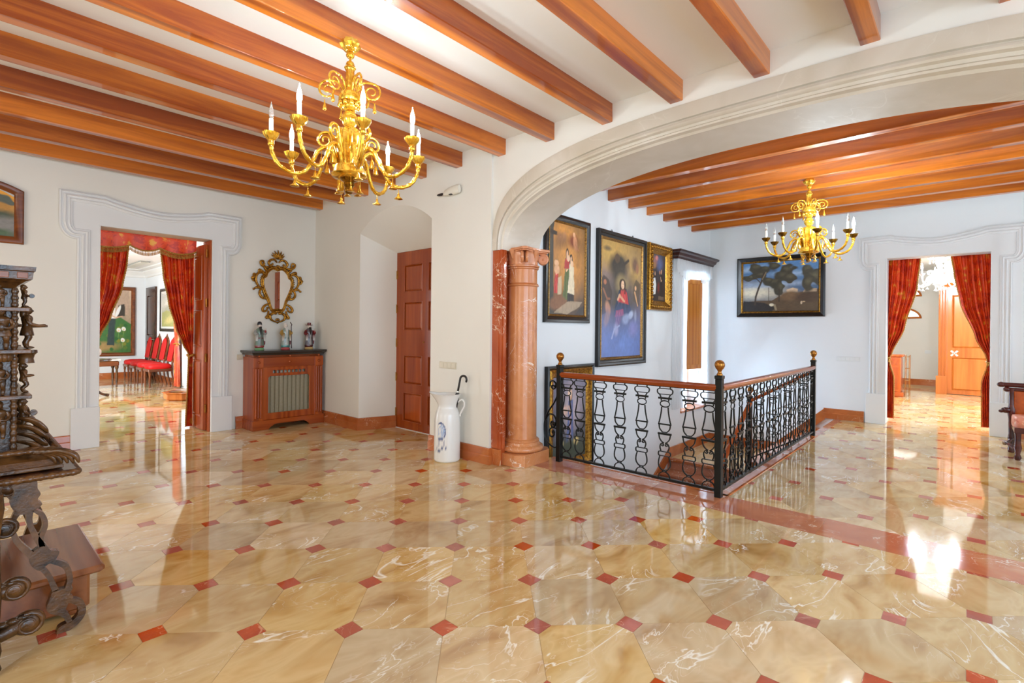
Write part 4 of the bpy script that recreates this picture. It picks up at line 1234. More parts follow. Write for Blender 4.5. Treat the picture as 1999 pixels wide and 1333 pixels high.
def post(parent, loc, h, hb=0.0):
    mb = MB()
    mb.cham(-0.028, 0.028, -0.028, 0.028, hb, h - 0.03, 0.003); mb.cham(-0.033, 0.033, -0.033, 0.033, h - 0.03, h, 0.004)
    p = mb.build('post', M['iron'], parent, loc=loc)
    mb = MB(); mb.lathe([(0.024, h), (0.026, h + 0.008), (0.018, h + 0.02), (0.014, h + 0.034), (0.020, h + 0.042), (0.022, h + 0.048), (0.034, h + 0.062), (0.042, h + 0.082), (0.042, h + 0.098), (0.034, h + 0.116), (0.018, h + 0.128), (0.004, h + 0.131)], 24)
    mb.build('finial', M['brass'], p, smooth=60)
    return p
RAILP = [(-0.022, 0.0), (0.022, 0.0), (0.026, 0.012), (0.033, 0.022), (0.034, 0.036), (0.026, 0.048), (0.010, 0.053), (-0.010, 0.053), (-0.026, 0.048), (-0.034, 0.036), (-0.033, 0.022), (-0.026, 0.012)]
def rail(parent, a, b, mat, name='handrail', prof=RAILP):
    a, b = Vector(a), Vector(b)
    t = (b - a).normalized(); side = t.cross(Vector((0, 0, 1))).normalized(); upv = Vector((0, 0, 1))
    mb = MB(); mid = (a + b) / 2
    mb.loft([[tuple(p - mid + side * x + upv * z) for x, z in prof] for p in (a, b)])
    return mb.build(name, mat, parent, smooth=40, loc=tuple(mid))
bal = thing('balustrade', 'black iron balustrade with wooden handrail and brass balls round the stairwell', 'railing', (4.36, 1.56, 0))
PX, PY1, PY2, PX3 = 0.0, 1.675, 0.0, 3.50
post(bal, (0, PY1, 0), 1.03); post(bal, (0, 0, 0), 1.03); post(bal, (PX3, 0, 0), 1.03)
rail(bal, (0, 0.02, 0.90), (0, PY1 - 0.02, 0.90), M['handrail_y'])
rail(bal, (0.02, 0, 0.90), (PX3 - 0.02, 0, 0.90), M['handrail'])
flat = [(-0.014, 0), (0.014, 0), (0.014, 0.02), (-0.014, 0.02)]
rail(bal, (0, 0.02, 0.047), (0, PY1 - 0.02, 0.047), M['iron'], 'bottom_rail', flat); rail(bal, (0.02, 0, 0.047), (PX3 - 0.02, 0, 0.047), M['iron'], 'bottom_rail', flat)
rail(bal, (0, 0.02, 0.893), (0, PY1 - 0.02, 0.893), M['iron'], 'top_rail', [(-0.012, 0), (0.012, 0), (0.012, 0.008), (-0.012, 0.008)]); rail(bal, (0.02, 0, 0.893), (PX3 - 0.02, 0, 0.893), M['iron'], 'top_rail', [(-0.012, 0), (0.012, 0), (0.012, 0.008), (-0.012, 0.008)])
for yy in (0.085, 0.258, 0.487, 0.716, 0.948, 1.178, 1.415, 1.58):
    baluster(bal, (0, yy, 0), PI / 2)
nb = 16
for k in range(nb):
    baluster(bal, (0.11 + (PX3 - 0.22) * k / (nb - 1), 0, 0), 0)
# scroll bracket between the first post and the column
mb = MB()
S1 = [(160, 352), (150, 338), (132, 340), (128, 358), (148, 368), (168, 350), (168, 318), (140, 298), (112, 312), (108, 350)]
S2 = [(150, 300), (186, 340), (186, 420), (150, 490), (95, 560), (58, 640), (50, 710), (62, 795), (105, 842), (160, 862), (186, 850)]
S3 = [(60, 640), (100, 588), (150, 590), (178, 630), (165, 680), (135, 690), (120, 665), (135, 645), (150, 655)]
S4 = [(180, 700), (140, 695), (108, 720), (112, 765), (140, 775), (158, 750), (145, 732)]
for S in (S1, S2, S3, S4):
    pts = smoothpath(S, 5)
    mb.tube([(0, PY1 + 0.03 + 0.00125 * (190 - x), 0.00127 * (970 - y)) for x, y in pts], 0.009, 6, False, None, 1.6, 0.8, (1, 0, 0))
mb.ball((0, PY1 + 0.075, 0.39), (0.014, 0.022, 0.022), 10, 8); mb.ball((0, PY1 + 0.08, 0.30), (0.014, 0.022, 0.022), 10, 8)
mb.build('scroll_bracket', M['iron'], bal, smooth=50)

sb = thing('stair_rail', 'lower iron stair railing with sloping wooden handrail inside the stairwell', 'railing', (7.9, 2.38, -0.68))
post(sb, (0, 0, 0), 1.14)
SL = 0.17 / 0.28
rail(sb, (0, -0.02, 1.05), (0, -0.78, 1.05 + 0.76 * SL), M['handrail_y'])
rail(sb, (0, -0.02, 0.22), (0, -0.78, 0.22 + 0.76 * SL), M['iron'], 'bottom_rail', flat)
for k in range(4): baluster(sb, (0, -0.12 - 0.19 * k, 0.165 + SL * (0.12 + 0.19 * k)), PI / 2)
rail(sb, (-0.02, 0.0, 1.00), (-3.0, 0.0, 1.00 - 2.98 * SL), M['handrail'])
rail(sb, (-0.02, 0.0, 0.16), (-3.0, 0.0, 0.16 - 2.98 * SL), M['iron'], 'bottom_rail', flat)
for k in range(13): baluster(sb, (-0.13 - 0.22 * k, 0.0, 0.11 - SL * (0.13 + 0.22 * k)), 0)

# ================================================================ CHANDELIERS
def chandelier(label, loc, rz, mg, mdark, unlit, bulbmat, cupmat=None, scale=1.0, simple=False):
    R_ = thing('chandelier', label, 'chandelier', loc, rz)
    R_.scale = (scale,) * 3
    mb = MB(); mb.lathe([(0.012, -0.075), (0.03, -0.07), (0.052, -0.045), (0.06, -0.03), (0.05, -0.012), (0.045, 0.0)], 24, flute=(8, 0.10)); mb.build('canopy', mg, R_, smooth=50)
    mb = MB()
    for z in (-0.092, -0.15): mb.ball((0, 0, z), (0.026, 0.026, 0.022), 14, 8)
    mb.lathe([(0.008, -0.30), (0.008, -0.07)], 10)
    mb.lathe([(0.02, -0.178), (0.036, -0.172), (0.03, -0.16), (0.012, -0.155)], 16)
    mb.build('hanging_rod', mg, R_, smooth=50)
    mb = MB(); mb.lathe([(0.022, -0.30), (0.030, -0.285), (0.026, -0.24), (0.024, -0.19), (0.030, -0.178)], 32, flute=(10, 0.12)); mb.build('fluted_stem', mg, R_, smooth=50)
    mb = MB(); mb.lathe([(0.03, -0.385), (0.056, -0.38), (0.062, -0.365), (0.060, -0.335), (0.048, -0.325), (0.03, -0.30)], 28); mb.build('crown_ring', mg, R_, smooth=50)
    for k in range(6):
        a = k * PI / 3 + 0.2
        Mq = Matrix.Rotation(a, 4, 'Z')
        lead = [(0.035, -0.34), (0.05, -0.29), (0.085, -0.258), (0.125, -0.258)]
        sp = spiral(0.132, -0.315, 0.058, 0.012, PI * 0.5, -1.6, 26)
        mb = MB(); mb.tube([(x, 0, z) for x, z in smoothpath(lead, 4)[:-1] + sp], [0.0075] * 12 + [0.0075 - 0.004 * i / 26 for i in range(27)], 7, False, Mq); s_ = mb.build('crown_scroll', mg, R_, smooth=True)
        mb = MB(); mb.lathe([(0.003, 0.0), (0.004, -0.02), (0.011, -0.05), (0.012, -0.062), (0.004, -0.07)], 10, (0.15, 0, -0.375), Mq); mb.build('drop', mg, s_, smooth=True)
    mb = MB()
    for k in range(10):
        a = k * PI / 5; mb.ball((0.058 * math.cos(a), 0.058 * math.sin(a), -0.405), (0.016, 0.016, 0.018), 8, 6)
    mb.lathe([(0.03, -0.44), (0.05, -0.42), (0.05, -0.39), (0.03, -0.38)], 20)
    tag(mb.build('pearl_collar', mg, R_, smooth=True), kind='stuff')
    mb = MB(); mb.lathe([(0.018, -0.545), (0.036, -0.53), (0.048, -0.50), (0.048, -0.48), (0.036, -0.455), (0.02, -0.435)], 24, flute=(8, 0.06)); mb.build('ball', mg, R_, smooth=60)
    mb = MB(); mb.lathe([(0.050, -0.79), (0.056, -0.74), (0.064, -0.66), (0.072, -0.60), (0.066, -0.57), (0.045, -0.55), (0.02, -0.545)], 40, flute=(10, 0.13)); mb.build('fluted_urn', mg, R_, smooth=60)
    mb = MB(); mb.lathe([(0.06, -0.862), (0.100, -0.852), (0.108, -0.838), (0.098, -0.828), (0.092, -0.80), (0.085, -0.785), (0.05, -0.78)], 32); mb.build('bowl', mg, R_, smooth=50)
    mb = MB(); mb.lathe([(0.006, -0.955), (0.02, -0.95), (0.028, -0.93), (0.022, -0.915), (0.034, -0.90), (0.03, -0.885), (0.05, -0.87), (0.058, -0.86), (0.03, -0.85)], 24); mb.build('bottom_finial', mdark, R_, smooth=50)
    for k in range(5):
        a = k * 2 * PI / 5 + 0.5
        Mq = Matrix.Rotation(a, 4, 'Z')
        lead = [(0.06, -0.76), (0.085, -0.68), (0.11, -0.615)]
        sp = spiral(0.150, -0.622, 0.052, 0.012, PI * 0.75, -1.5, 24)
        mb = MB(); mb.tube([(x, 0, z) for x, z in smoothpath(lead, 4)[:-1] + sp], [0.010] * 8 + [0.010 - 0.005 * i / 24 for i in range(25)], 7, False, Mq); mb.build('leaf_scroll', mg, R_, smooth=True)
    for k in range(6):
        a = k * PI / 3
        mb = MB(); p = (0.07 * math.cos(a), 0.07 * math.sin(a), -0.95)
        mb.lathe([(0.002, 0.09), (0.002, 0.03), (0.006, 0.024), (0.009, 0.008), (0.022, 0.0), (0.024, -0.003), (0.004, -0.006)], 12, p); mb.build('bell_drop', mg, R_, smooth=50)
    for k in range(8):
        arm = None
        a = k * PI / 4
        path = smoothpath([(0.07, -0.80), (0.085, -0.72), (0.13, -0.685), (0.18, -0.715), (0.215, -0.79), (0.26, -0.855), (0.325, -0.87), (0.395, -0.835), (0.432, -0.77), (0.44, -0.715)], 5)
        mb = MB(); n = len(path)
        mb.tube([(x, 0, z) for x, z in path], [0.0125 * (1 + 0.14 * math.sin(i * 2.1)) for i in range(n)], 8)
        mb.lathe([(0.010, -0.735), (0.018, -0.725), (0.018, -0.695), (0.012, -0.69)], 14, (0.44, 0, 0))
        arm = mb.build('arm', mg, R_, smooth=60); arm.rotation_euler = (0, 0, a)
        mb = MB(); mb.lathe([(0.014, -0.700), (0.022, -0.695), (0.040, -0.672), (0.046, -0.655), (0.041, -0.655), (0.02, -0.682), (0.008, -0.685)], 28, (0.44, 0, 0), flute=(7, 0.07)); mb.build('cup', cupmat or mg, arm, smooth=60)
        mb = MB(); mb.lathe([(0.0125, -0.685), (0.0125, -0.575), (0.010, -0.572)], 14, (0.44, 0, 0)); mb.build('candle', M['candle'], arm, smooth=50)
        lit = k not in unlit
        mb = MB(); mb.lathe([(0.008, -0.573), (0.013, -0.556), (0.0145, -0.542), (0.012, -0.520), (0.006, -0.497), (0.003, -0.485), (0.001, -0.470)], 14, (0.44, 0, 0)); mb.build('bulb', bulbmat if lit else M['bulb_off'], arm, smooth=True)
        mb = MB(); mb.lathe([(0.002, 0.035), (0.002, 0.0), (0.007, -0.006), (0.010, -0.026), (0.026, -0.038), (0.027, -0.042), (0.004, -0.046)], 12, (0.31, 0, -0.905), flute=(5, 0.08)); mb.build('pendant_bell', mg, arm, smooth=50)
        mb = MB(); mb.tube([(0.16, 0, -0.70), (0.163, 0, -0.75)], 0.002, 4); mb.lathe([(0.002, 0.0), (0.012, -0.03), (0.018, -0.06), (0.004, -0.066)], 10, (0.163, 0, -0.75)); mb.build('pendant_bell', mg, arm, smooth=50)
    return R_
# camera-frame angle -> world angle
W_ = lambda deg: math.radians(deg) - YAW
chandelier('large gilt glass chandelier with lit candles hanging in the main hall', (1.651, 2.867, 3.187), W_(-63), M['gold'], M['golddark'], {6}, M['bulb'])
chandelier('gilt chandelier with mostly unlit candles above the stairwell', (6.594, 1.369, 3.165), W_(-110), M['gold'], M['golddark'], {1, 3, 4, 5, 6, 7}, M['bulb_hall'], M['golddark'])
chandelier('glowing white crystal chandelier in the far room behind the right doorway', (12.0, 0.39, 3.1), 0.2, M['crystal'], M['crystal'], set(), M['bulb_white'], M['crystal'], 0.95)

# ================================================================ PAINTINGS
class Art:
    """small brush kit: paints soft shapes into a colour grid (x right, y up, both 0..1)"""
    def __init__(s, w_, h_, top, bot, seed=1, grain=0.10):
        w_, h_ = int(w_ * 1.5), int(h_ * 1.5)
        s.w, s.h = w_, h_
        s.X, s.Y = np.meshgrid(np.linspace(0, 1, w_), np.linspace(0, 1, h_))
        s.asp = w_ / h_
        t = s.Y[..., None]
        s.c = np.array(srgb(bot)) * (1 - t) + np.array(srgb(top)) * t
        s.rs = np.random.RandomState(seed)
        s.grain = grain
        s.n1 = s.noise(5); s.n2 = s.noise(14)
    def noise(s, k):
        g = s.rs.rand(k + 2, k + 2)
        xi, yi = s.X * k, s.Y * k
        x0, y0 = xi.astype(int), yi.astype(int)
        fx, fy = xi - x0, yi - y0
        fx, fy = fx * fx * (3 - 2 * fx), fy * fy * (3 - 2 * fy)
        return (g[y0, x0] * (1 - fx) + g[y0, x0 + 1] * fx) * (1 - fy) + (g[y0 + 1, x0] * (1 - fx) + g[y0 + 1, x0 + 1] * fx) * fy
    def put(s, a, col):
        a = np.clip(a, 0, 1)[..., None]
        s.c = s.c * (1 - a) + np.array(srgb(col)) * a
        return s
    def ell(s, cx, cy, rx, ry, col, ang=0, soft=0.15, op=1.0, wob=0.25):
        dx, dy = (s.X - cx), (s.Y - cy) / s.asp
        ry = ry / s.asp
        c_, n_ = math.cos(math.radians(ang)), math.sin(math.radians(ang))
        u, v = (dx * c_ + dy * n_) / rx, (-dx * n_ + dy * c_) / ry
        q = np.sqrt(u * u + v * v) + wob * (s.n2 - 0.5)
        return s.put((1 + soft - q) / max(2 * soft, 1e-3) * op, col)
    def poly(s, pts, col, op=1.0):
        ins = np.zeros_like(s.X, bool)
        x, y = s.X + 0.02 * (s.n2 - 0.5), s.Y + 0.02 * (s.n1 - 0.5)
        for i in range(len(pts)):
            (x0, y0), (x1, y1) = pts[i - 1], pts[i]
            if y0 == y1: continue
            cond = ((y0 > y) != (y1 > y)) & (x < (x1 - x0) * (y - y0) / (y1 - y0) + x0)
            ins ^= cond
        m = ins.astype(float); p = np.pad(m, 1, 'edge')
        m = (p[:-2, 1:-1] + p[2:, 1:-1] + p[1:-1, :-2] + p[1:-1, 2:] + 2 * m) / 6
        return s.put(m * op, col)
    def line(s, pts, r, col, op=1.0):
        for (x0, y0), (x1, y1) in zip(pts, pts[1:]):
            dx, dy = x1 - x0, (y1 - y0) / s.asp
            L = dx * dx + dy * dy + 1e-9
            t = np.clip(((s.X - x0) * dx + (s.Y - y0) / s.asp * dy) / L, 0, 1)
            d = np.hypot(s.X - x0 - t * dx, (s.Y - y0) / s.asp - t * dy)
            s.put((r - d) / (r * 0.5) * op, col)
        return s
    def mottle(s, col, lo=0.55, hi=0.8, op=0.5):
        return s.put((s.n1 - lo) / (hi - lo) * op, col)
    def done(s):
        k = 1 + s.grain * (s.noise(40) - 0.5) * 2 + s.grain * (s.noise(18) - 0.5)
        return np.clip(s.c * 1.3 * k[..., None], 0.002, 0.92)
    def person(s, x, y, h, robe, skin=(214, 168, 130), hair=(60, 36, 22), lean=0.0, under=None, veil=None):
        """standing robed figure: y = hem, h = height"""
        wd = h * 0.20 / 1.0
        s.poly([(x - wd * 0.9, y), (x + wd * 0.9, y), (x + wd * 0.55 + lean, y + h * 0.55), (x + wd * 0.5 + lean, y + h * 0.80), (x - wd * 0.5 + lean, y + h * 0.80), (x - wd * 0.6 + lean, y + h * 0.5)], robe)
        dk, lt = tuple(int(c * 0.62) for c in robe), tuple(min(255, int(c * 1.22 + 12)) for c in robe)
        for q in range(5):
            fx = x - wd * 0.7 + wd * 0.35 * q
            s.line([(fx, y + h * 0.03), (fx + (x - fx) * 0.4 + lean * 0.5, y + h * 0.4), (fx + (x - fx) * 0.6 + lean, y + h * 0.66)], wd * 0.045, dk if q % 2 else lt, 0.4)
        if under: s.poly([(x - wd * 0.25, y), (x + wd * 0.3, y), (x + wd * 0.15 + lean, y + h * 0.75), (x - wd * 0.15 + lean, y + h * 0.75)], under, 0.8)
        if veil: s.ell(x + lean, y + h * 0.87, wd * 0.42, h * 0.13, veil, soft=0.1)
        else: s.ell(x + lean, y + h * 0.89, wd * 0.34, h * 0.11, hair, soft=0.1)
        s.ell(x + lean, y + h * 0.88, wd * 0.22, h * 0.08, skin, soft=0.15, wob=0.05)
        sh_ = tuple(int(c * 0.6) for c in skin)
        s.line([(x - wd * 0.10 + lean, y + h * 0.893), (x - wd * 0.05 + lean, y + h * 0.893)], wd * 0.03, sh_).line([(x + wd * 0.05 + lean, y + h * 0.893), (x + wd * 0.10 + lean, y + h * 0.893)], wd * 0.03, sh_)
        s.line([(x + lean, y + h * 0.885), (x + lean, y + h * 0.865)], wd * 0.025, sh_, 0.6).line([(x - wd * 0.05 + lean, y + h * 0.845), (x + wd * 0.05 + lean, y + h * 0.845)], wd * 0.022, (150, 70, 60), 0.8)
        s.line([(x - wd * 0.45 + lean, y + h * 0.7), (x - wd * 0.2 + lean, y + h * 0.56), (x + wd * 0.15 + lean, y + h * 0.6)], wd * 0.13, skin)
        return s

def picture(name, label, Mw, w_, h_, bands, art, cat='painting', outline=None, extra=None):
    """bands: list of (width, [(d, height)...], material) from the outside in"""
    o = Mw @ Vector((0, 0, 0))
    T = Matrix.Translation(o).inverted() @ Mw
    r = thing(name, label, cat, o)
    d0 = 0.0
    base = outline or [(-w_ / 2, -h_ / 2), (w_ / 2, -h_ / 2), (w_ / 2, h_ / 2), (-w_ / 2, h_ / 2)]
    for nm, wd, prof, mat in bands:
        mb = MB(); mb.mould(base, [(d0 + d * wd, z) for d, z in prof], True, T)
        mb.build(nm, mat, r, smooth=35)
        d0 += wd
    W, H = w_ - 2 * d0, h_ - 2 * d0
    me = bpy.data.meshes.new('canvas')
    cols = art.done(); nh, nw = cols.shape[:2]
    z = 0.012
    vs = []
    for j in range(nh):
        for i in range(nw):
            x, y = -W / 2 + W * i / (nw - 1), -H / 2 + H * j / (nh - 1)
            if outline and j / (nh - 1) > 0.5:
                lim = H / 2 - extra * (2 * x / W) ** 2
                y = min(y, y if y < 0 else y * (lim / (H / 2)))
            vs.append(T @ Vector((x, y, z)))
    fs = [(j * nw + i, j * nw + i + 1, (j + 1) * nw + i + 1, (j + 1) * nw + i) for j in range(nh - 1) for i in range(nw - 1)]
    me.from_pydata(vs, [], fs)
    at = me.color_attributes.new('paint', 'FLOAT_COLOR', 'POINT')
    buf = np.ones((nh * nw, 4), np.float32); buf[:, :3] = cols.reshape(-1, 3)
    at.data.foreach_set('color', buf.ravel())
    me.materials.append(M['paint'])
    me.polygons.foreach_set('use_smooth', [True] * len(me.polygons))
    co = bpy.data.objects.new('canvas', me); COL.objects.link(co); co.parent = r
    return r
DARKGOLD = lambda a, b: [('frame', a, [(0, 0), (0, 0.03), (0.12, 0.042), (0.45, 0.045), (0.6, 0.036), (0.9, 0.03), (1, 0.026)], M['black']),
                         ('gilt_slip', b, [(0, 0.028), (0.3, 0.034), (0.7, 0.026), (1, 0.010)], M['giltdark'])]
# -- tall painting left: sacred figures with angels
a = Art(84, 128, (128, 92, 52), (74, 56, 42), 3)
a.ell(0.55, 0.60, 0.42, 0.34, (196, 134, 66), soft=0.6).ell(0.3, 0.92, 0.3, 0.10, (206, 138, 60), soft=0.6, op=0.8)
a.poly([(0, 0), (0.12, 0), (0.10, 0.9), (0.13, 1), (0, 1)], (66, 60, 50)).poly([(0.0, 0.86), (0.20, 0.87), (0.20, 0.91), (0, 0.91)], (52, 40, 30))
a.ell(0.30, 0.84, 0.09, 0.06, (176, 120, 74), soft=0.4).ell(0.40, 0.86, 0.06, 0.05, (186, 128, 82), soft=0.4)
a.ell(0.66, 0.84, 0.13, 0.07, (120, 56, 30), 20, 0.4).ell(0.72, 0.82, 0.06, 0.09, (206, 140, 96), 15, 0.3).ell(0.68, 0.91, 0.035, 0.028, (214, 160, 116)).line([(0.72, 0.8), (0.82, 0.74)], 0.018, (200, 130, 90))
a.person(0.47, 0.16, 0.58, (86, 96, 52), lean=0.02).poly([(0.40, 0.5), (0.56, 0.52), (0.56, 0.62), (0.44, 0.62)], (170, 58, 52))
a.person(0.60, 0.14, 0.54, (44, 38, 34), veil=(34, 28, 26)).poly([(0.50, 0.24), (0.70, 0.22), (0.68, 0.54), (0.56, 0.58), (0.54, 0.4)], (214, 196, 164))
a.ell(0.62, 0.575, 0.045, 0.035, (220, 178, 142)).ell(0.52, 0.63, 0.045, 0.035, (222, 178, 142))
a.person(0.20, 0.22, 0.38, (176, 62, 54)).poly([(0.22, 0.2), (0.34, 0.22), (0.33, 0.42), (0.24, 0.4)], (186, 164, 130)).ell(0.20, 0.56, 0.06, 0.035, (216, 170, 128)).ell(0.21, 0.49, 0.075, 0.05, (208, 160, 120))
a.ell(0.25, 0.13, 0.22, 0.08, (124, 84, 56), 10, 0.2).poly([(0.12, 0.02), (0.5, 0.0), (0.85, 0.1), (0.95, 0.16), (0.5, 0.14)], (164, 142, 116), 0.8).poly([(0.7, 0.0), (1, 0.02), (1, 0.12), (0.84, 0.08)], (52, 46, 44)).mottle((50, 36, 24), 0.6, 0.9, 0.4)
picture('painting', 'dark framed painting of a robed woman and a white clad nun above the railing', wallY(5.035, YP, 2.135), 0.93, 1.29, DARKGOLD(0.075, 0.025), a)
# -- tallest painting centre: seated figure in red on clouds
a = Art(88, 150, (150, 118, 66), (74, 92, 150), 5)
a.ell(0.25, 0.9, 0.35, 0.12, (188, 150, 82), soft=0.6).ell(0.85, 0.76, 0.2, 0.14, (176, 142, 84), soft=0.6)
a.ell(0.42, 0.80, 0.22, 0.10, (58, 52, 44), 10, 0.35).ell(0.44, 0.72, 0.16, 0.10, (66, 58, 48), 0, 0.4).ell(0.38, 0.86, 0.06, 0.04, (90, 70, 52)).line([(0.5, 0.8), (0.66, 0.86)], 0.03, (60, 52, 44))
a.ell(0.84, 0.83, 0.08, 0.07, (112, 84, 66), 0, 0.4).ell(0.9, 0.80, 0.04, 0.05, (150, 104, 76), 0, 0.3).ell(0.15, 0.93, 0.08, 0.02, (110, 90, 60), 0, 0.5)
a.ell(0.5, 0.47, 0.46, 0.24, (74, 66, 56), 0, 0.5, 0.9).poly([(0.0, 0.36), (0.22, 0.40), (0.26, 0.54), (0.18, 0.66), (0.06, 0.70), (0.0, 0.66)], (62, 48, 38), 0.85).ell(0.09, 0.64, 0.035, 0.022, (164, 104, 74), wob=0.1).line([(0.05, 0.58), (0.14, 0.5), (0.2, 0.5)], 0.022, (140, 92, 66)).poly([(0.78, 0.5), (0.96, 0.46), (1, 0.66), (0.88, 0.70), (0.8, 0.64)], (84, 70, 54), 0.8).ell(0.86, 0.62, 0.025, 0.022, (206, 160, 118), wob=0.1).line([(0.84, 0.58), (0.88, 0.52)], 0.024, (196, 150, 108)).line([(0.88, 0.52), (0.92, 0.46)], 0.016, (196, 150, 108))
a.ell(0.50, 0.64, 0.13, 0.075, (172, 148, 98), 0, 0.5, 0.7)
a.poly([(0.30, 0.36), (0.76, 0.36), (0.68, 0.52), (0.62, 0.60), (0.42, 0.58), (0.36, 0.48)], (44, 54, 76)).poly([(0.40, 0.48), (0.68, 0.46), (0.64, 0.56), (0.58, 0.60), (0.48, 0.58)], (184, 58, 56)).poly([(0.32, 0.34), (0.56, 0.36), (0.54, 0.42), (0.36, 0.40)], (158, 60, 84)).poly([(0.34, 0.22), (0.42, 0.22), (0.46, 0.36), (0.34, 0.36)], (120, 70, 110), 0.7)
a.ell(0.515, 0.635, 0.075, 0.055, (58, 38, 26)).ell(0.52, 0.635, 0.042, 0.038, (224, 180, 144), wob=0.05).line([(0.40, 0.50), (0.44, 0.54), (0.56, 0.49)], 0.026, (214, 166, 128))
for q in range(6):
    a.line([(0.42 + 0.045 * q, 0.47), (0.46 + 0.03 * q, 0.53), (0.49 + 0.018 * q, 0.59)], 0.009, (140, 34, 38) if q % 2 else (214, 92, 84), 0.35)
    a.line([(0.32 + 0.075 * q, 0.37), (0.36 + 0.06 * q, 0.42), (0.42 + 0.04 * q, 0.47)], 0.010, (30, 38, 58) if q % 2 else (70, 84, 112), 0.35)
    a.line([(0.35 + 0.02 * q, 0.24 + 0.01 * q), (0.37 + 0.025 * q, 0.33), (0.40 + 0.025 * q, 0.39)], 0.008, (126, 44, 70) if q % 2 else (196, 110, 130), 0.3)
a.line([(0.50, 0.642), (0.508, 0.642)], 0.005, (110, 70, 50)).line([(0.532, 0.642), (0.54, 0.642)], 0.005, (110, 70, 50)).line([(0.512, 0.616), (0.53, 0.616)], 0.005, (160, 80, 70)).line([(0.47, 0.66), (0.455, 0.60), (0.46, 0.56)], 0.016, (50, 32, 22)).line([(0.565, 0.66), (0.58, 0.60), (0.575, 0.56)], 0.016, (50, 32, 22))
a.ell(0.16, 0.42, 0.06, 0.06, (176, 126, 96), 20, 0.3).ell(0.14, 0.33, 0.055, 0.07, (150, 118, 104), -20, 0.3).ell(0.60, 0.33, 0.09, 0.045, (150, 156, 176), 30, 0.3).ell(0.74, 0.37, 0.07, 0.03, (170, 176, 190), 40, 0.3).ell(0.86, 0.36, 0.03, 0.05, (150, 150, 166), 0, 0.4)
a.ell(0.5, 0.10, 0.8, 0.22, (92, 116, 176), 0, 0.7, 0.8).ell(0.36, 0.24, 0.05, 0.05, (150, 150, 186), 0, 0.5).line([(0.26, 0.16), (0.32, 0.24), (0.44, 0.27)], 0.02, (150, 156, 190), 0.7).ell(0.8, 0.24, 0.1, 0.06, (116, 116, 166), 0, 0.6)
p2 = picture('painting', 'tallest painting with a seated figure in red above blue mist in a black frame', wallY(6.345, YP, 1.835), 1.33, 1.83, [('frame', 0.085, [(0, 0), (0, 0.05), (0.2, 0.06), (0.5, 0.055), (0.6, 0.04), (0.9, 0.035), (1, 0.03)], M['black']), ('gilt_slip', 0.035, [(0, 0.032), (0.3, 0.038), (0.7, 0.03), (1, 0.010)], M['giltdark'])], a)
for x in (-0.3, 0.28):
    mb = MB(); mb.tube([(x + 0.014 * math.cos(t * PI / 4), -0.02, 0.93 + 0.016 * math.sin(t * PI / 4)) for t in range(8)], 0.004, 6, True); mb.build('hanging_ring', M['iron'], p2)
# -- small gilt painting right
a = Art(56, 84, (66, 60, 62), (44, 30, 24), 9)
a.ell(0.30, 0.86, 0.20, 0.10, (140, 96, 92), 0, 0.4).ell(0.38, 0.92, 0.1, 0.05, (200, 120, 110), 0, 0.3).ell(0.6, 0.8, 0.2, 0.14, (84, 92, 126), 0, 0.5).ell(0.22, 0.76, 0.1, 0.07, (150, 106, 70), 0, 0.3)
a.person(0.22, 0.10, 0.55, (40, 34, 34), lean=0.03).poly([(0.06, 0.12), (0.28, 0.14), (0.34, 0.36), (0.26, 0.50), (0.08, 0.46)], (214, 210, 204)).person(0.72, 0.06, 0.66, (40, 28, 22)).ell(0.6, 0.62, 0.05, 0.04, (170, 116, 84)).poly([(0.5, 0.02), (0.9, 0.02), (0.9, 0.10), (0.5, 0.10)], (104, 84, 66)).ell(0.5, 0.3, 0.08, 0.1, (110, 40, 30), 0, 0.4)
p3 = picture('painting', 'small painting in a heavy carved gold frame beside the window', wallY(7.475, YP, 2.24), 0.77, 1.03, [('frame', 0.15, [(0, 0), (0, 0.05), (0.1, 0.07), (0.25, 0.06), (0.45, 0.075), (0.7, 0.05), (0.9, 0.03), (1, 0.012)], M['gilt'])], a)
for i in range(15):
    for sx in (-1, 1):
        mb = MB() if (i == 0 and sx == -1) else None
        if mb:
            mb.ball((0, 0, 0), (0.034, 0.022, 0.03), 10, 6); leaf0 = mb.build('carved_leaf', M['gilt'], p3, smooth=True, loc=(sx * 0.33, -0.07, -0.45))
        else: inst(leaf0, p3, (sx * 0.33, -0.07, -0.45 + 0.0643 * i))
for i in range(9):
    for sz in (-1, 1): inst(leaf0, p3, (-0.26 + 0.065 * i, -0.07, sz * 0.46))
# -- low painting behind the railing
a = Art(64, 88, (118, 112, 130), (60, 60, 52), 12)
a.ell(0.55, 0.62, 0.3, 0.24, (176, 160, 166), 0, 0.5).person(0.5, 0.18, 0.66, (84, 96, 140), lean=0.03, under=(190, 150, 150)).ell(0.5, 0.80, 0.06, 0.05, (224, 186, 160)).ell(0.35, 0.6, 0.1, 0.06, (212, 176, 160), 20, 0.3)
a.ell(0.5, 0.12, 0.5, 0.12, (64, 70, 54), 0, 0.4).ell(0.25, 0.2, 0.07, 0.05, (214, 190, 120), 0, 0.3).ell(0.7, 0.2, 0.08, 0.05, (196, 170, 110), 0, 0.3).ell(0.2, 0.35, 0.1, 0.2, (96, 100, 116), 0, 0.5)
picture('painting', 'gold framed painting of a blue robed figure hung low behind the railing', wallY(5.11, YP, 0.325), 0.98, 1.30, [('frame', 0.045, [(0, 0), (0, 0.05), (0.5, 0.06), (1, 0.04)], M['black']), ('gilt_frame', 0.10, [(0, 0.045), (0.2, 0.06), (0.5, 0.04), (0.8, 0.035), (1, 0.012)], M['gilt'])], a)
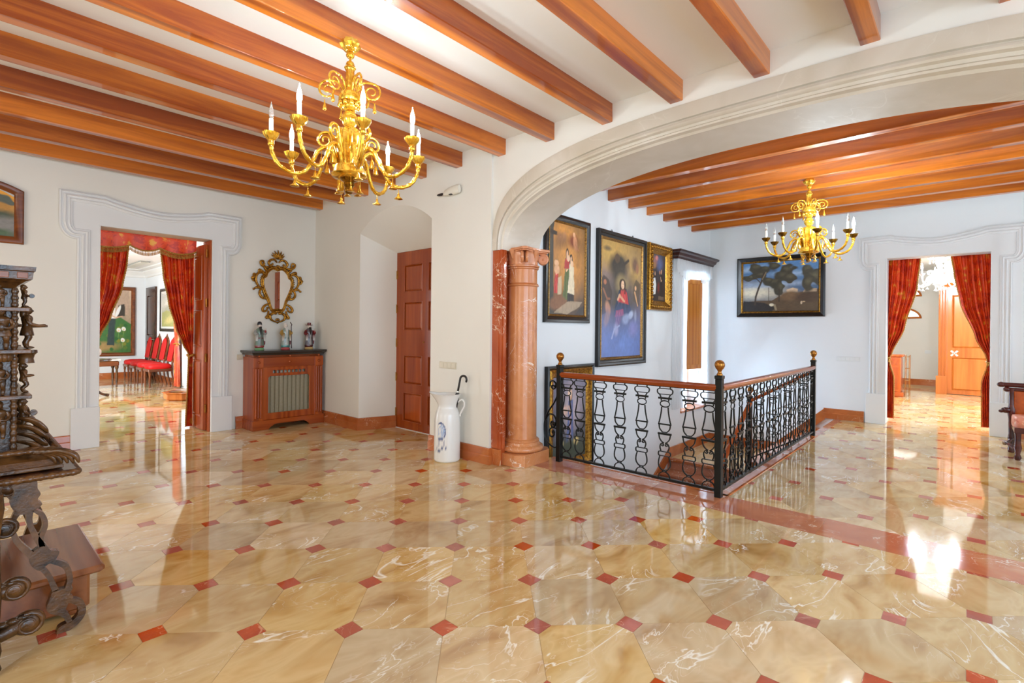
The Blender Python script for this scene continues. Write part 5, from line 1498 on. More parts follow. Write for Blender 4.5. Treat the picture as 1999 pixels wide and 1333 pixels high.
# -- landscape on the end wall
a = Art(170, 126, (84, 128, 176), (62, 48, 36), 21)
a.ell(0.08, 0.88, 0.2, 0.05, (150, 170, 190), 10, 0.7).ell(0.7, 0.75, 0.3, 0.05, (140, 164, 190), 0, 0.7).ell(0.05, 0.5, 0.3, 0.06, (176, 180, 184), 0, 0.6)
a.ell(0.15, 0.38, 0.4, 0.12, (206, 196, 172), 0, 0.7).ell(0.12, 0.58, 0.35, 0.07, (120, 130, 146), 0, 0.5).ell(0.5, 0.55, 0.5, 0.05, (160, 176, 196), 0, 0.6, 0.7)
a.poly([(0, 0), (1, 0), (1, 0.42), (0.85, 0.40), (0.7, 0.34), (0.5, 0.30), (0.4, 0.22), (0, 0.20)], (84, 66, 46)).poly([(0, 0), (0.4, 0), (0.45, 0.08), (0.3, 0.17), (0, 0.22)], (38, 34, 34))
a.poly([(0.6, 0.38), (0.74, 0.38), (0.74, 0.44), (0.68, 0.47), (0.6, 0.44)], (196, 172, 142)).poly([(0.80, 0.37), (0.98, 0.37), (0.98, 0.43), (0.84, 0.44)], (170, 144, 116)).ell(0.66, 0.3, 0.16, 0.09, (110, 84, 58), 0, 0.3).ell(0.86, 0.26, 0.16, 0.10, (72, 54, 40), 0, 0.3)
for (x, y, rx, ry) in ((0.30, 0.86, 0.13, 0.10), (0.42, 0.90, 0.10, 0.10), (0.18, 0.90, 0.10, 0.08), (0.10, 0.70, 0.10, 0.06), (0.24, 0.74, 0.09, 0.05), (0.60, 0.82, 0.10, 0.11), (0.52, 0.70, 0.11, 0.10), (0.62, 0.66, 0.10, 0.10), (0.40, 0.58, 0.14, 0.10), (0.34, 0.62, 0.08, 0.08), (0.85, 0.82, 0.10, 0.12), (0.93, 0.66, 0.12, 0.14), (0.86, 0.55, 0.08, 0.14), (0.50, 0.48, 0.06, 0.14)):
    a.ell(x, y, rx, ry, (62, 58, 46), 0, 0.14, 1, 0.9)
    a.ell(x + 0.02, y + 0.03, rx * 0.5, ry * 0.4, (92, 86, 64), 0, 0.4, 0.6, 0.9)
a.line([(0.17, 0.14), (0.18, 0.30), (0.22, 0.48), (0.26, 0.62), (0.29, 0.78)], 0.017, (60, 48, 38)).line([(0.25, 0.58), (0.2, 0.66), (0.14, 0.70)], 0.008, (60, 48, 38)).line([(0.27, 0.66), (0.32, 0.80)], 0.01, (130, 112, 84)).line([(0.36, 0.22), (0.36, 0.48)], 0.006, (70, 60, 48)).line([(0.50, 0.2), (0.5, 0.45)], 0.012, (60, 50, 40))
a.line([(0.38, 0.14), (0.44, 0.12), (0.46, 0.03)], 0.02, (140, 126, 100), 0.7).ell(0.40, 0.13, 0.03, 0.03, (206, 196, 170)).ell(0.79, 0.16, 0.012, 0.03, (200, 180, 150)).ell(0.82, 0.18, 0.02, 0.012, (176, 150, 116))
picture('painting', 'wide landscape painting of tall trees in a black and gold frame on the end wall', wallX(XR, 2.447, 2.20), 1.39, 1.06, [('frame', 0.07, [(0, 0), (0, 0.04), (0.3, 0.055), (0.6, 0.045), (1, 0.03)], M['black']), ('gilt_slip', 0.03, [(0, 0.03), (0.4, 0.036), (1, 0.010)], M['gilt'])], a)
# -- arched picture on the back wall at the picture's left edge
a = Art(72, 60, (214, 146, 30), (66, 74, 58), 30)
a.ell(0.72, 0.72, 0.16, 0.16, (52, 64, 34), 0, 0.15, 1, 0.8).ell(0.9, 0.8, 0.12, 0.12, (76, 80, 66), 0, 0.2, 1, 0.6).ell(0.85, 0.6, 0.12, 0.11, (166, 116, 36), 0, 0.2).ell(0.7, 0.4, 0.4, 0.12, (60, 66, 36), 0, 0.4).ell(0.92, 0.22, 0.2, 0.16, (118, 112, 104), 0, 0.3).line([(0.5, 0.8), (0.62, 0.62), (0.68, 0.68)], 0.02, (36, 20, 14))
a.line([(0.66, 0.44), (0.80, 0.34)], 0.02, (160, 136, 70)).line([(0.66, 0.34), (0.74, 0.26), (0.78, 0.16)], 0.028, (216, 200, 140)).ell(0.55, 0.28, 0.14, 0.12, (70, 110, 112), 0, 0.3).ell(0.5, 0.42, 0.12, 0.07, (150, 186, 140), 0, 0.3).ell(0.78, 0.06, 0.2, 0.08, (66, 84, 44), 0, 0.4).ell(0.25, 0.4, 0.2, 0.3, (80, 80, 50), 0, 0.4)
w_, h_ = 0.80, 0.665
arcp = [(-w_ / 2, -h_ / 2), (w_ / 2, -h_ / 2), (w_ / 2, h_ / 2 - 0.105)] + [(w_ / 2 * (1 - 2 * t / 16), h_ / 2 - 0.105 * (1 - 2 * t / 16) ** 2) for t in range(1, 16)] + [(-w_ / 2, h_ / 2 - 0.105)]
picture('painting', 'arched top brown framed picture of a riverside scene left of the left doorway', wallY(0.11, YB, 2.583), w_, h_, [('frame', 0.075, [(0, 0), (0, 0.03), (0.15, 0.04), (0.5, 0.04), (0.8, 0.03), (1, 0.012)], M['frame_brown'])], a, outline=arcp, extra=0.10)
# -- lily painting in the salon
a = Art(56, 98, (196, 172, 146), (92, 84, 60), 33)
a.poly([(0.55, 0.62), (0.95, 0.6), (0.95, 1), (0.6, 1)], (176, 150, 128)).poly([(0.66, 0.56), (0.84, 0.58), (0.84, 0.78), (0.68, 0.76)], (58, 52, 44)).poly([(0, 0), (1, 0), (1, 0.46), (0.72, 0.56), (0.5, 0.5), (0.2, 0.48), (0, 0.5)], (58, 104, 50)).ell(0.3, 0.10, 0.4, 0.07, (150, 124, 76), 0, 0.4)
for i in range(26):
    rx_ = a.rs.rand(); ry_ = a.rs.rand() * 0.45
    a.ell(rx_, ry_, 0.05, 0.03, (40 + 40 * (i % 3), 92 + 16 * (i % 3), 44), 40 * (i % 4), 0.2)
a.poly([(0.42, 0.12), (0.60, 0.12), (0.62, 0.58), (0.46, 0.6)], (44, 62, 60)).poly([(0.44, 0.54), (0.62, 0.54), (0.60, 0.72), (0.50, 0.74)], (224, 216, 206)).ell(0.56, 0.82, 0.05, 0.06, (90, 44, 24)).ell(0.575, 0.80, 0.03, 0.045, (216, 168, 136)).line([(0.5, 0.6), (0.62, 0.56), (0.78, 0.58)], 0.02, (206, 158, 126))
a.ell(0.68, 0.66, 0.04, 0.10, (236, 230, 214), -20, 0.15)
for (x, y) in ((0.70, 0.36), (0.82, 0.38), (0.80, 0.20), (0.14, 0.4)): a.ell(x, y, 0.05, 0.035, (244, 232, 212), 25, 0.12).ell(x, y - 0.01, 0.018, 0.012, (220, 176, 110)).line([(x, y - 0.03), (x - 0.01, y - 0.12)], 0.008, (110, 150, 80))
a.ell(0.12, 0.2, 0.10, 0.10, (168, 104, 58), 0, 0.2)
picture('painting', 'large salon painting of a person among white lilies seen through the left doorway', wallY(2.795, 16.7, 1.515), 1.05, 1.83, [('frame', 0.09, [(0, 0), (0, 0.04), (0.3, 0.055), (0.7, 0.045), (1, 0.012)], M['frame_brown'])], a)
a = Art(60, 52, (176, 170, 160), (112, 112, 74), 40)
a.ell(0.5, 0.62, 0.4, 0.2, (206, 196, 184), 0, 0.5).ell(0.4, 0.5, 0.3, 0.14, (150, 146, 128), 0, 0.4).poly([(0, 0), (1, 0), (1, 0.3), (0.6, 0.42), (0.3, 0.5), (0, 0.4)], (150, 146, 88)).ell(0.5, 0.2, 0.3, 0.1, (186, 170, 110), 10, 0.4)
picture('painting', 'pale hill landscape in a dark frame above the red salon chairs', wallX(3.55, 14.37, 1.80), 1.55, 1.06, [('frame', 0.07, [(0, 0), (0, 0.03), (0.4, 0.04), (1, 0.02)], M['black']), ('mount', 0.05, [(0, 0.018), (1, 0.014)], M['ceramic'])], a)

# ================================================================ STAIR WINDOW
win = thing('window_1', 'bright stair window with an amber wooden shutter behind sheer curtains', 'window', (8.87, YP, 0.0), kind='structure')
def wbox(name, mat, x0, x1, y0, y1, z0, z1, bevel=0.003):
    mb = MB(); mb.box(x0 - 8.87, x1 - 8.87, y0 - YP, y1 - YP, z0, z1); return mb.build(name, mat, win, bevel=bevel)
for x0, x1 in ((8.36, 8.42), (9.32, 9.38), (8.85, 8.89)): wbox('window_frame', M['trimw'] if 'trimw' in M else M['trim'], x0, x1, YP + 0.36, YP + 0.42, 0.05, 2.42)
for z0, z1 in ((0.05, 0.11), (2.36, 2.42), (1.2, 1.24)): wbox('window_rail', M['trim'], 8.36, 9.38, YP + 0.36, YP + 0.42, z0, z1)
for x0, x1 in ((8.42, 8.85), (8.89, 9.32)):
    mb = MB(); mb.box(x0 - 8.87, x1 - 8.87, 0.385, 0.391, 0.11, 2.36); mb.build('pane', M['glass'], win)
wbox('sill', M['band'], 8.36, 9.38, YP - 0.03, YP + 0.44, 0.0, 0.035)
sh = thing('shutter', 'amber wooden window shutter leaf swung open inside the stair window', 'shutter', (8.50, YP + 0.24, 0.72), -0.30)
mb = MB(); mb.plate([rect(0.0, 0.78, 0.0, 1.62), rect(0.07, 0.36, 0.08, 1.54), rect(0.42, 0.71, 0.08, 1.54)], 0.03, planeM((0, 0, 0), (1, 0, 0), (0, 0, 1), (0, -1, 0)))
mb.build('frame', M['oak'], sh, bevel=0.004)
for x0 in (0.07, 0.42):
    mb = MB(); mb.box(x0 - 0.003, x0 + 0.293, -0.022, -0.008, 0.077, 1.543); mb.build('panel', M['oak'], sh)
mb = MB(); mb.tube([(0.70, -0.03, -0.02), (0.70, -0.03, -0.10)], 0.006, 6); mb.build('bolt', M['iron'], sh)
pel = thing('pelmet', 'dark wooden cornice pelmet over the stair window', 'pelmet', (8.72, YP, 2.6))
mb = MB()
prof = [(0.0, 0.0), (0.012, 0.0), (0.02, 0.03), (0.045, 0.05), (0.06, 0.09), (0.09, 0.11), (0.095, 0.14), (0.0, 0.14)]
mb.mould([(-0.74, 0.0), (-0.74, -0.10), (0.78, -0.10), (0.78, 0.0)], [(-d, z) for d, z in prof])
mb.box(-0.74, 0.78, -0.10, 0.0, 0.10, 0.139)
mb.build('cornice', M['cornice'], pel)
def sheer_drape(label, x0, x1, z0, z1, y, pl):
    r = thing('sheer_curtain', label, 'curtain', ((x0 + x1) / 2, y, z0), group=None)
    mb = MB(); cx = (x0 + x1) / 2
    mb.grid(lambda u, v: (x0 - cx + (x1 - x0) * u, 0.022 * math.sin(2 * PI * pl * u + 0.6 * math.sin(v * 4)) + 0.008 * math.sin(2 * PI * pl * 2.3 * u + 1), (z1 - z0) * v), 80, 14)
    mb.build('voile', M['sheer'], r, smooth=True)
    return r
sheer_drape('white sheer curtain left of the shutter on the stair window', 7.98, 8.48, 0.10, 2.60, YP - 0.045, 6)
sheer_drape('white sheer curtain right of the shutter on the stair window', 9.20, 9.52, 0.12, 2.60, YP - 0.045, 5)
r = thing('sheer_valance', 'short gathered white voile valance under the dark pelmet', 'valance', (8.72, YP - 0.10, 2.3))
mb = MB(); mb.grid(lambda u, v: (-0.74 + 1.50 * u, 0.015 * math.sin(2 * PI * 15 * u), (0.02 + 0.06 * math.cos(2 * PI * 2 * u)) * (1 - v) + 0.30 * v), 140, 6); mb.build('voile', M['sheer'], r, smooth=True)

# ================================================================ SALON BEHIND THE LEFT DOORWAY
def salon_chair(loc, rz, label):
    r = thing('salon_chair', label, 'chair', loc, rz, group='red salon chairs along the wall')
    # faces +x in its own frame, seat height .48
    mb = MB()
    rings = []
    for i, (s_, z) in enumerate(((0.94, 0.42), (1.0, 0.45), (1.0, 0.49), (0.9, 0.525), (0.6, 0.54))):
        rings.append([(0.24 * s_ * math.copysign(abs(math.cos(2 * PI * k / 24)) ** 0.5, math.cos(2 * PI * k / 24)), 0.25 * s_ * math.copysign(abs(math.sin(2 * PI * k / 24)) ** 0.5, math.sin(2 * PI * k / 24)), z) for k in range(24)])
    mb.loft(rings); mb.build('seat', M['velvet'], r, smooth=50)
    mb = MB(); mb.cham(-0.235, 0.235, -0.245, 0.245, 0.36, 0.425, 0.01); mb.build('seat_rail', M['frame_brown'], r)
    outl = [(-0.20, 0.0), (0.20, 0.0), (0.215, 0.35), (0.19, 0.50), (0.12, 0.58), (0.05, 0.61), (0.0, 0.67), (-0.05, 0.61), (-0.12, 0.58), (-0.19, 0.50), (-0.215, 0.35)]
    Mb = planeM((-0.235, 0, 0.56), (0, 1, 0), (-0.16, 0, 0.987), (0.987, 0, 0.16))
    mb = MB(); mb.plate([outl], 0.035, Mb, -0.035); mb.build('back_frame', M['frame_brown'], r, bevel=0.006)
    mb = MB(); mb.plate([[(x * 0.84, 0.02 + y * 0.88) for x, y in outl[:5]] + [(0.0, 0.56)] + [(x * 0.84, 0.02 + y * 0.88) for x, y in outl[8:]]], 0.03, Mb, 0.0); mb.build('backrest', M['velvet'], r, bevel=0.012)
    for sx, sy in ((1, 1), (1, -1), (-1, 1), (-1, -1)):
        mb = MB()
        if sx > 0: mb.lathe([(0.012, 0.0), (0.016, 0.04), (0.013, 0.06), (0.022, 0.12), (0.017, 0.26), (0.024, 0.30), (0.026, 0.38)], 10, (0.20, sy * 0.20, 0))
        else: mb.tube([(-0.30, sy * 0.18, 0.0), (-0.25, sy * 0.18, 0.2), (-0.225, sy * 0.19, 0.38), (-0.24, sy * 0.17, 0.60)], [0.016, 0.019, 0.02, 0.016], 8)
        mb.build('leg', M['frame_brown'], r, smooth=50)
    return r
labs = ['red velvet salon chair nearest the window curtain', 'red velvet salon chair second from the window curtain', 'red velvet salon chair third from the window curtain', 'red velvet salon chair farthest from the window, by the dark door']
for k in range(4):
    salon_chair((3.20, 13.88 + 0.68 * k, 0), PI, labs[k])
mb = MB(); Ms = wallX(3.55, 15.98)
mb.plate([rect(-0.45, 0.45, 0.0, 2.42)] + [rect(-0.30, 0.30, 0.2, 1.0), rect(-0.30, 0.30, 1.15, 2.2)], 0.05, Ms, 0.0)
d3 = mb.build('door_3', M['darkflat']); tag(d3, 'dark wooden door at the far corner of the salon', 'door', kind='structure')
for z0, z1 in ((0.2, 1.0), (1.15, 2.2)): panel_piece(d3, Ms, -0.30, 0.30, z0, z1, M['darkflat'], 0.03)
mb = MB(); mb.tube([(0.38, 1.05, 0.05), (0.38, 1.05, 0.09), (0.28, 1.05, 0.10)], 0.010, 6, False, Ms); mb.build('handle', M['silver'], d3)
w2 = thing('window_2', 'bright salon window behind orange drapes', 'window', (3.55, 12.75, 0), kind='structure')
for y0, y1 in ((-0.6, -0.54), (0.54, 0.6), (-0.02, 0.02)):
    mb = MB(); mb.box(0.16, 0.22, y0, y1, 0.05, 2.4); mb.build('window_frame', M['trim'], w2)
for z0, z1 in ((0.05, 0.12), (2.34, 2.4)):
    mb = MB(); mb.box(0.16, 0.22, -0.6, 0.6, z0, z1); mb.build('window_rail', M['trim'], w2)
for y0, y1 in ((-0.54, -0.02), (0.02, 0.54)):
    mb = MB(); mb.box(0.18, 0.186, y0, y1, 0.12, 2.34); mb.build('pane', M['glass'], w2)
r = thing('sheer_curtain', 'white sheer curtain on the salon window between orange drapes', 'curtain', (3.52, 12.75, 0.05))
mb = MB(); mb.grid(lambda u, v: (0.012 * math.sin(2 * PI * 9 * u), -0.5 + 1.0 * u, 2.4 * v), 90, 10); mb.build('voile', M['sheer'], r, smooth=True)
PW = wallX(3.46, 0)
drape('curtain', 'orange damask window drape beside the red salon chairs', PW, [(0.0, -13.62), (2.6, -13.62)], [(0.0, -13.20), (0.9, -13.30), (1.05, -13.33), (1.6, -13.2), (2.5, -13.0)], 2.55, 0.03, 5, 0.03, M['damask2'], 1.0, (3.46, 13.4, 0), False)
drape('curtain', 'orange damask window drape nearest the left doorway', PW, [(0.0, -11.95), (2.6, -11.95)], [(0.0, -12.30), (0.9, -12.22), (1.05, -12.2), (1.6, -12.35), (2.5, -12.5)], 2.55, 0.03, 5, 0.03, M['damask2'], 1.0, (3.46, 12.1, 0), False)
pf = thing('wooden_plinth', 'low octagonal wooden plinth with gold disc on the salon floor', 'plinth', (3.02, 11.2, 0))
mb = MB(); oc = lambda r_, z: [(r_ * math.cos(PI / 8 + k * PI / 4), r_ * math.sin(PI / 8 + k * PI / 4), z) for k in range(8)]
mb.loft([oc(0.30, 0.0), oc(0.34, 0.03), oc(0.34, 0.12), oc(0.37, 0.135), oc(0.37, 0.15)]); mb.build('base', M['oakdoor'], pf)
mb = MB(); mb.lathe([(0.24, 0.15), (0.26, 0.158), (0.22, 0.165), (0.19, 0.18), (0.17, 0.175)], 28); mb.build('gold_disc', M['brass'], pf, smooth=50)
tb = thing('console_table', 'small salon table with marble top below the lily painting', 'table', (2.15, 14.6, 0))
mb = MB(); mb.cham(-0.45, 0.45, -0.28, 0.28, 0.60, 0.635, 0.008); mb.build('top', M['ceramic'], tb)
mb = MB(); mb.cham(-0.42, 0.42, -0.25, 0.25, 0.48, 0.60, 0.02); mb.build('apron', M['frame_brown'], tb)
for sx in (-1, 1):
    for sy in (-1, 1):
        mb = MB(); mb.lathe([(0.015, 0.0), (0.02, 0.03), (0.012, 0.06), (0.028, 0.20), (0.02, 0.40), (0.035, 0.44), (0.035, 0.50)], 12, (sx * 0.38, sy * 0.21, 0)); mb.build('leg', M['dark'], tb, smooth=50)
vs_ = thing('globe_lamp', 'white round globe lamp on the salon table at the left jamb', 'lamp', (2.16, 14.5, 0.635))
mb = MB(); mb.lathe([(0.06, 0), (0.065, 0.015), (0.02, 0.03), (0.018, 0.06)], 16); mb.build('foot', M['brass'], vs_, smooth=50)
mb = MB(); mb.ball((0, 0, 0.17), 0.115, 18, 12); mb.build('globe', M['ceramic'], vs_, smooth=True)
ft = thing('pedestal_table', 'dark claw footed pedestal table mostly hidden by the left jamb', 'table', (1.72, 12.75, 0))
mb = MB(); mb.lathe([(0.42, 0.70), (0.44, 0.715), (0.43, 0.735)], 32); mb.build('top', M['darkflat'], ft, smooth=40)
mb = MB(); mb.lathe([(0.06, 0.12), (0.05, 0.2), (0.075, 0.3), (0.04, 0.45), (0.05, 0.6), (0.10, 0.70)], 16); mb.build('stem', M['darkflat'], ft, smooth=50)
for k in range(3):
    a_ = k * 2 * PI / 3 - 0.3
    mb = MB(); mb.tube(smoothpath([(0.04, 0, 0.2), (0.16, 0, 0.16), (0.28, 0, 0.06), (0.36, 0, 0.03), (0.40, 0, 0.02)], 4), [0.03] * 6 + [0.024] * 6 + [0.03] * 5, 8, False, Matrix.Rotation(a_, 4, 'Z')); mb.build('claw_foot', M['darkflat'], ft, smooth=True)

# ================================================================ ROOM BEHIND THE RIGHT DOORWAY
Mf = wallX(15.62, -0.22)
mb = MB()
hl = [rect(-0.50, 0.35, 1.08, 2.30), rect(-0.50, 0.35, 0.10, 0.86)]
mb.plate([rect(-0.58, 0.48, 0.01, 2.46)] + hl, 0.05, Mf)
for h in hl: panel_moulding(mb, h[0][0], h[2][0], h[0][1], h[2][1], Mf, 0.05)
d4 = mb.build('door_4', M['oakdoor']); tag(d4, 'amber wooden door of the far room with a bright cross shaped handle plate', 'door', kind='structure')
for h in hl: panel_piece(d4, Mf, h[0][0], h[2][0], h[0][1], h[2][1], M['oakdoor'], 0.028)
mb = MB(); mb.box(-0.74, -0.58, 0.0, 2.56, 0.0, 0.08, Mf); mb.box(-0.78, -0.58, 0.0, 0.42, 0.0, 0.11, Mf)
for k in range(3): mb.tube([(-0.72 + 0.05 * k, 0.42, 0.082), (-0.72 + 0.05 * k, 2.45, 0.082)], 0.012, 8, False, Mf)
mb.build('casing', M['oakdoor'], d4, bevel=0.005)
mb = MB(); mb.mould([(-0.80, 2.5), (0.6, 2.5)], [(0, 0.0), (0, 0.09), (0.03, 0.10), (0.05, 0.14), (0.09, 0.15), (0.11, 0.17), (0.11, 0.0)], False, Mf); mb.build('door_cornice', M['oakdoor'], d4)
mb = MB()
for a_ in (PI / 4, 3 * PI / 4): mb.box(-0.085, 0.085, -0.02, 0.02, 0.0, 0.012, Mf @ Matrix.Translation((-0.455, 0.955, 0.05)) @ Matrix.Rotation(a_, 4, 'Z'))
mb.ball((-0.455, 0.955, 0.075), 0.03, 10, 8, Mf)
mb.build('handle_plate', M['silver'], d4, smooth=40)
cb = thing('pedestal_cabinet', 'narrow mahogany cabinet beside the left drape in the far room', 'cabinet', (14.3, 1.25, 0))
for nm, mt, b in (('base', 'mahogany', (-0.26, 0.26, -0.20, 0.2, 0.0, 0.10)), ('body', 'mahogany', (-0.22, 0.22, -0.15, 0.2, 0.10, 0.88)), ('top', 'mahogany_x', (-0.25, 0.25, -0.19, 0.2, 0.88, 0.93))):
    mb = MB(); mb.cham(*b, 0.01); mb.build(nm, M[mt], cb)
mb = MB(); mb.box(-0.232, -0.22, -0.11, 0.14, 0.16, 0.66); dr = mb.build('door', M['mahogany'], cb, bevel=0.004)
mb = MB(); mb.box(-0.230, -0.22, -0.11, 0.14, 0.70, 0.85); dw = mb.build('drawer', M['mahogany_x'], cb, bevel=0.004)
mb = MB(); mb.ball((-0.245, 0.015, 0.775), 0.016, 8, 6); mb.build('knob', M['brass'], dw, smooth=True)
rk = thing('wire_rack', 'thin gold wire rack with small ornaments beside the narrow cabinet', 'rack', (14.35, 1.00, 0))
mb = MB()
for x in (-0.14, 0.14):
    for y in (-0.035, 0.035): mb.tube([(x, y, 0), (x, y, 0.92)], 0.006, 6)
mb.build('upright', M['brass'], rk)
for z in (0.10, 0.36, 0.62, 0.88):
    mb = MB(); mb.tube([(-0.14, -0.035, z), (0.14, -0.035, z), (0.14, 0.035, z), (-0.14, 0.035, z)], 0.005, 6, True); mb.box(-0.14, 0.14, -0.035, 0.035, z - 0.003, z + 0.003); mb.build('shelf', M['brass'], rk)
wt = thing('white_console', 'white scrolled console half hidden by the left drape of the right doorway', 'console', (12.2, 1.30, 0))
mb = MB(); mb.cham(-0.18, 0.18, -0.16, 0.16, 0.86, 0.90, 0.008); mb.build('top', M['ceramic'], wt)
mb = MB(); mb.tube(smoothpath([(-0.1, -0.1, 0.86), (-0.1, -0.13, 0.7), (-0.1, -0.05, 0.5), (-0.1, -0.1, 0.3), (-0.1, -0.14, 0.12), (-0.1, -0.06, 0.0)], 5), 0.04, 8); mb.build('scroll_leg', M['ceramic'], wt, smooth=True)
mb = MB(); mb.tube(smoothpath([(0.1, -0.1, 0.86), (0.1, -0.13, 0.7), (0.1, -0.05, 0.5), (0.1, -0.1, 0.3), (0.1, -0.14, 0.12), (0.1, -0.06, 0.0)], 5), 0.04, 8); mb.build('scroll_leg', M['ceramic'], wt, smooth=True)
mb = MB(); mb.cham(-0.16, 0.16, -0.14, 0.16, 0.02, 0.06, 0.008); mb.build('lower_shelf', M['ceramic'], wt)
for lab, zc_ in (('lower fan shaped mirror with amber frame on the far room wall', 1.80), ('upper fan shaped mirror with amber frame on the far room wall', 2.40)):
    r = thing('fan_mirror', lab, 'mirror', (17.7, 1.36, zc_), group='fan shaped mirrors on the far wall')
    T = planeM((0, 0, 0), (0, -1, 0), (0, 0, 1), (-1, 0, 0))
    fan = [(-0.02, 0.0)] + [(0.0 + 0.42 * math.sin(t * PI / 2 / 10), 0.34 * math.cos(t * PI / 2 / 10) + 0.0) for t in range(11)]
    fan = [(-0.45, 0.0), (0.42, 0.02)] + [(0.42 * math.cos(t * PI / 2 / 8), 0.02 + 0.30 * math.sin(t * PI / 2 / 8)) for t in range(1, 8)] + [(0.0, 0.32), (-0.45, 0.30)]
    mb = MB(); mb.plate([fan], 0.01, T); mb.build('glass', M['mirror'], r)
    mb = MB(); mb.mould(fan, [(0.0, 0.0), (0.0, 0.03), (0.02, 0.04), (0.045, 0.03), (0.05, 0.01)], True, T); mb.build('frame', M['oakdoor'], r)

# ================================================================ CARVED STAND AND CABINET AT THE LEFT EDGE
SX, SY = 0.08, 3.62                # centre of the stand on the floor
cs = thing('carved_stand', 'dark carved table stand with pierced scroll legs at the left edge', 'stand', (SX, SY, 0))
X0, X1, Y0, Y1 = -0.25 - SX, 0.40 - SX, 2.98 - SY, 4.27 - SY
mb = MB(); mb.box(X0 + 0.012, X1 - 0.012, Y0 + 0.012, Y1 - 0.012, 0.722, 0.752); mb.build('top_board', M['darkflat'], cs, bevel=0.004)
def rope(pts, r, name, parent, mat, per=0.035, closed=True):
    """twisted rope moulding along a polyline"""
    P = [Vector(p) for p in pts]
    if closed: P.append(P[0])
    path = []
    for a, b in zip(P, P[1:]):
        n = max(2, int((b - a).length / (per / 4)))
        path += [a.lerp(b, i / n) for i in range(n)]
    rs = [r * (1 + 0.22 * math.sin(2 * PI * i / 4)) for i in range(len(path))]
    mb = MB(); mb.tube(path, rs, 8, closed); return mb.build(name, mat, parent, smooth=60)
rope([(X0 + 0.01, Y0 + 0.01, 0.737), (X1 - 0.01, Y0 + 0.01, 0.737), (X1 - 0.01, Y1 - 0.01, 0.737), (X0 + 0.01, Y1 - 0.01, 0.737)], 0.0135, 'rope_edge', cs, M['dark'])
def lx(x): return 0.134 + 0.000714 * x - SX
def lz(y): return 1.06 - 0.000975 * y
def leg_mesh(sgn=1):
    mb = MB()
    TH = 0.036
    cx = 0.075 - SX
    fx = (lambda x: lx(x)) if sgn > 0 else (lambda x: 2 * cx - lx(x))
    def ribbon(pts, wds):
        pts = smoothpath([p + (w_,) for p, w_ in zip(pts, wds)], 5)
        L, Rr = [], []
        for i, (x, y, w_) in enumerate(pts):
            a, b = pts[max(i - 1, 0)], pts[min(i + 1, len(pts) - 1)]
            d = Vector((fx(b[0]) - fx(a[0]), lz(b[1]) - lz(a[1]))).normalized()
            n_ = Vector((-d.y, d.x)) * w_
            c_ = Vector((fx(x), lz(y))); L.append(c_ + n_); Rr.append(c_ - n_)
        rings = [[(l.x, -TH / 2, l.y), (r.x, -TH / 2, r.y), (r.x, TH / 2, r.y), (l.x, TH / 2, l.y)] for l, r in zip(L, Rr)]
        mb.loft(rings)
    def knot(pts):
        mb.plate([[(fx(x), lz(y)) for x, y in smoothpath(pts + [pts[0]], 4)[:-1]]], TH + 0.002, planeM((0, TH / 2 + 0.001, 0), (1, 0, 0), (0, 0, 1), (0, -1, 0)))
    knot([(60, 345), (165, 345), (178, 395), (192, 420), (178, 445), (200, 468), (165, 490), (120, 500), (85, 490), (55, 440), (75, 400)])
    ribbon([(150, 470), (142, 530), (165, 600), (215, 680)], [0.013, 0.010, 0.010, 0.013])
    ribbon([(95, 480), (70, 530), (85, 610), (160, 700)], [0.013, 0.008, 0.010, 0.013])
    ribbon([(160, 490), (200, 520), (215, 570), (195, 630), (212, 690)], [0.006, 0.009, 0.009, 0.009, 0.009])
    knot([(140, 690), (185, 665), (215, 665), (245, 690), (282, 704), (262, 738), (225, 752), (190, 770), (150, 735)])
    ribbon([(195, 755), (235, 810), (265, 880)], [0.009, 0.009, 0.011])
    ribbon([(245, 740), (312, 780), (335, 845), (320, 895)], [0.010, 0.011, 0.010, 0.010])
    knot([(250, 885), (345, 885), (335, 915), (352, 935), (330, 955), (300, 1000), (255, 990), (225, 960), (235, 920)])
    ribbon([(330, 945), (385, 975), (395, 1025), (360, 1060), (300, 1078)], [0.009, 0.013, 0.014, 0.015, 0.016])
    ribbon([(285, 985), (318, 1015), (335, 1050)], [0.013, 0.011, 0.010])
    knot([(270, 1085), (285, 1058), (330, 1050), (365, 1062), (345, 1085), (300, 1088)])
    return mb
for yy in (3.07 - SY, 4.18 - SY):
    for sg in (1, -1):
        o = leg_mesh(sg).build('fret_leg', M['dark'], cs); o.location = (0, yy, 0)
def volute_arm(y, pts, r):
    mb = MB(); p = smoothpath(pts, 5)
    mb.tube([(x - SX, y - SY, z) for x, z in p], [r * (0.6 + 0.4 * i / len(p)) for i in range(len(p))], 10)
    ex, ez = pts[-1]
    sp = spiral(ex - SX, ez - r * 0.2, r * 1.35, r * 0.3, PI * 0.6, -1.6, 22)
    mb.tube([(x, y - SY - r * 0.75, z) for x, z in sp], [r * 0.26 * (1 - 0.5 * i / 23) for i in range(23)], 8)
    mb.ball((ex - SX, y - SY, ez - r * 0.2), (r * 1.5, r * 0.95, r * 1.4), 16, 12)
    for k in range(3): mb.ball((ex - SX - r * (0.4 + 0.9 * k), y - SY - r * 0.35, ez + r * (0.75 - 0.15 * k)), (r * 0.8, r * 0.5, r * 0.35), 8, 6)
    return mb.build('volute_arm', M['dark'], cs, smooth=60)
volute_arm(2.98, [(-0.20, 0.55), (0.0, 0.575), (0.155, 0.555)], 0.030)
volute_arm(2.95, [(-0.20, 0.22), (0.0, 0.27), (0.185, 0.305)], 0.034)
volute_arm(2.92, [(-0.20, 0.06), (0.05, 0.11), (0.225, 0.160)], 0.036)
volute_arm(4.10, [(-0.20, 0.50), (0.0, 0.52), (0.22, 0.46)], 0.032)
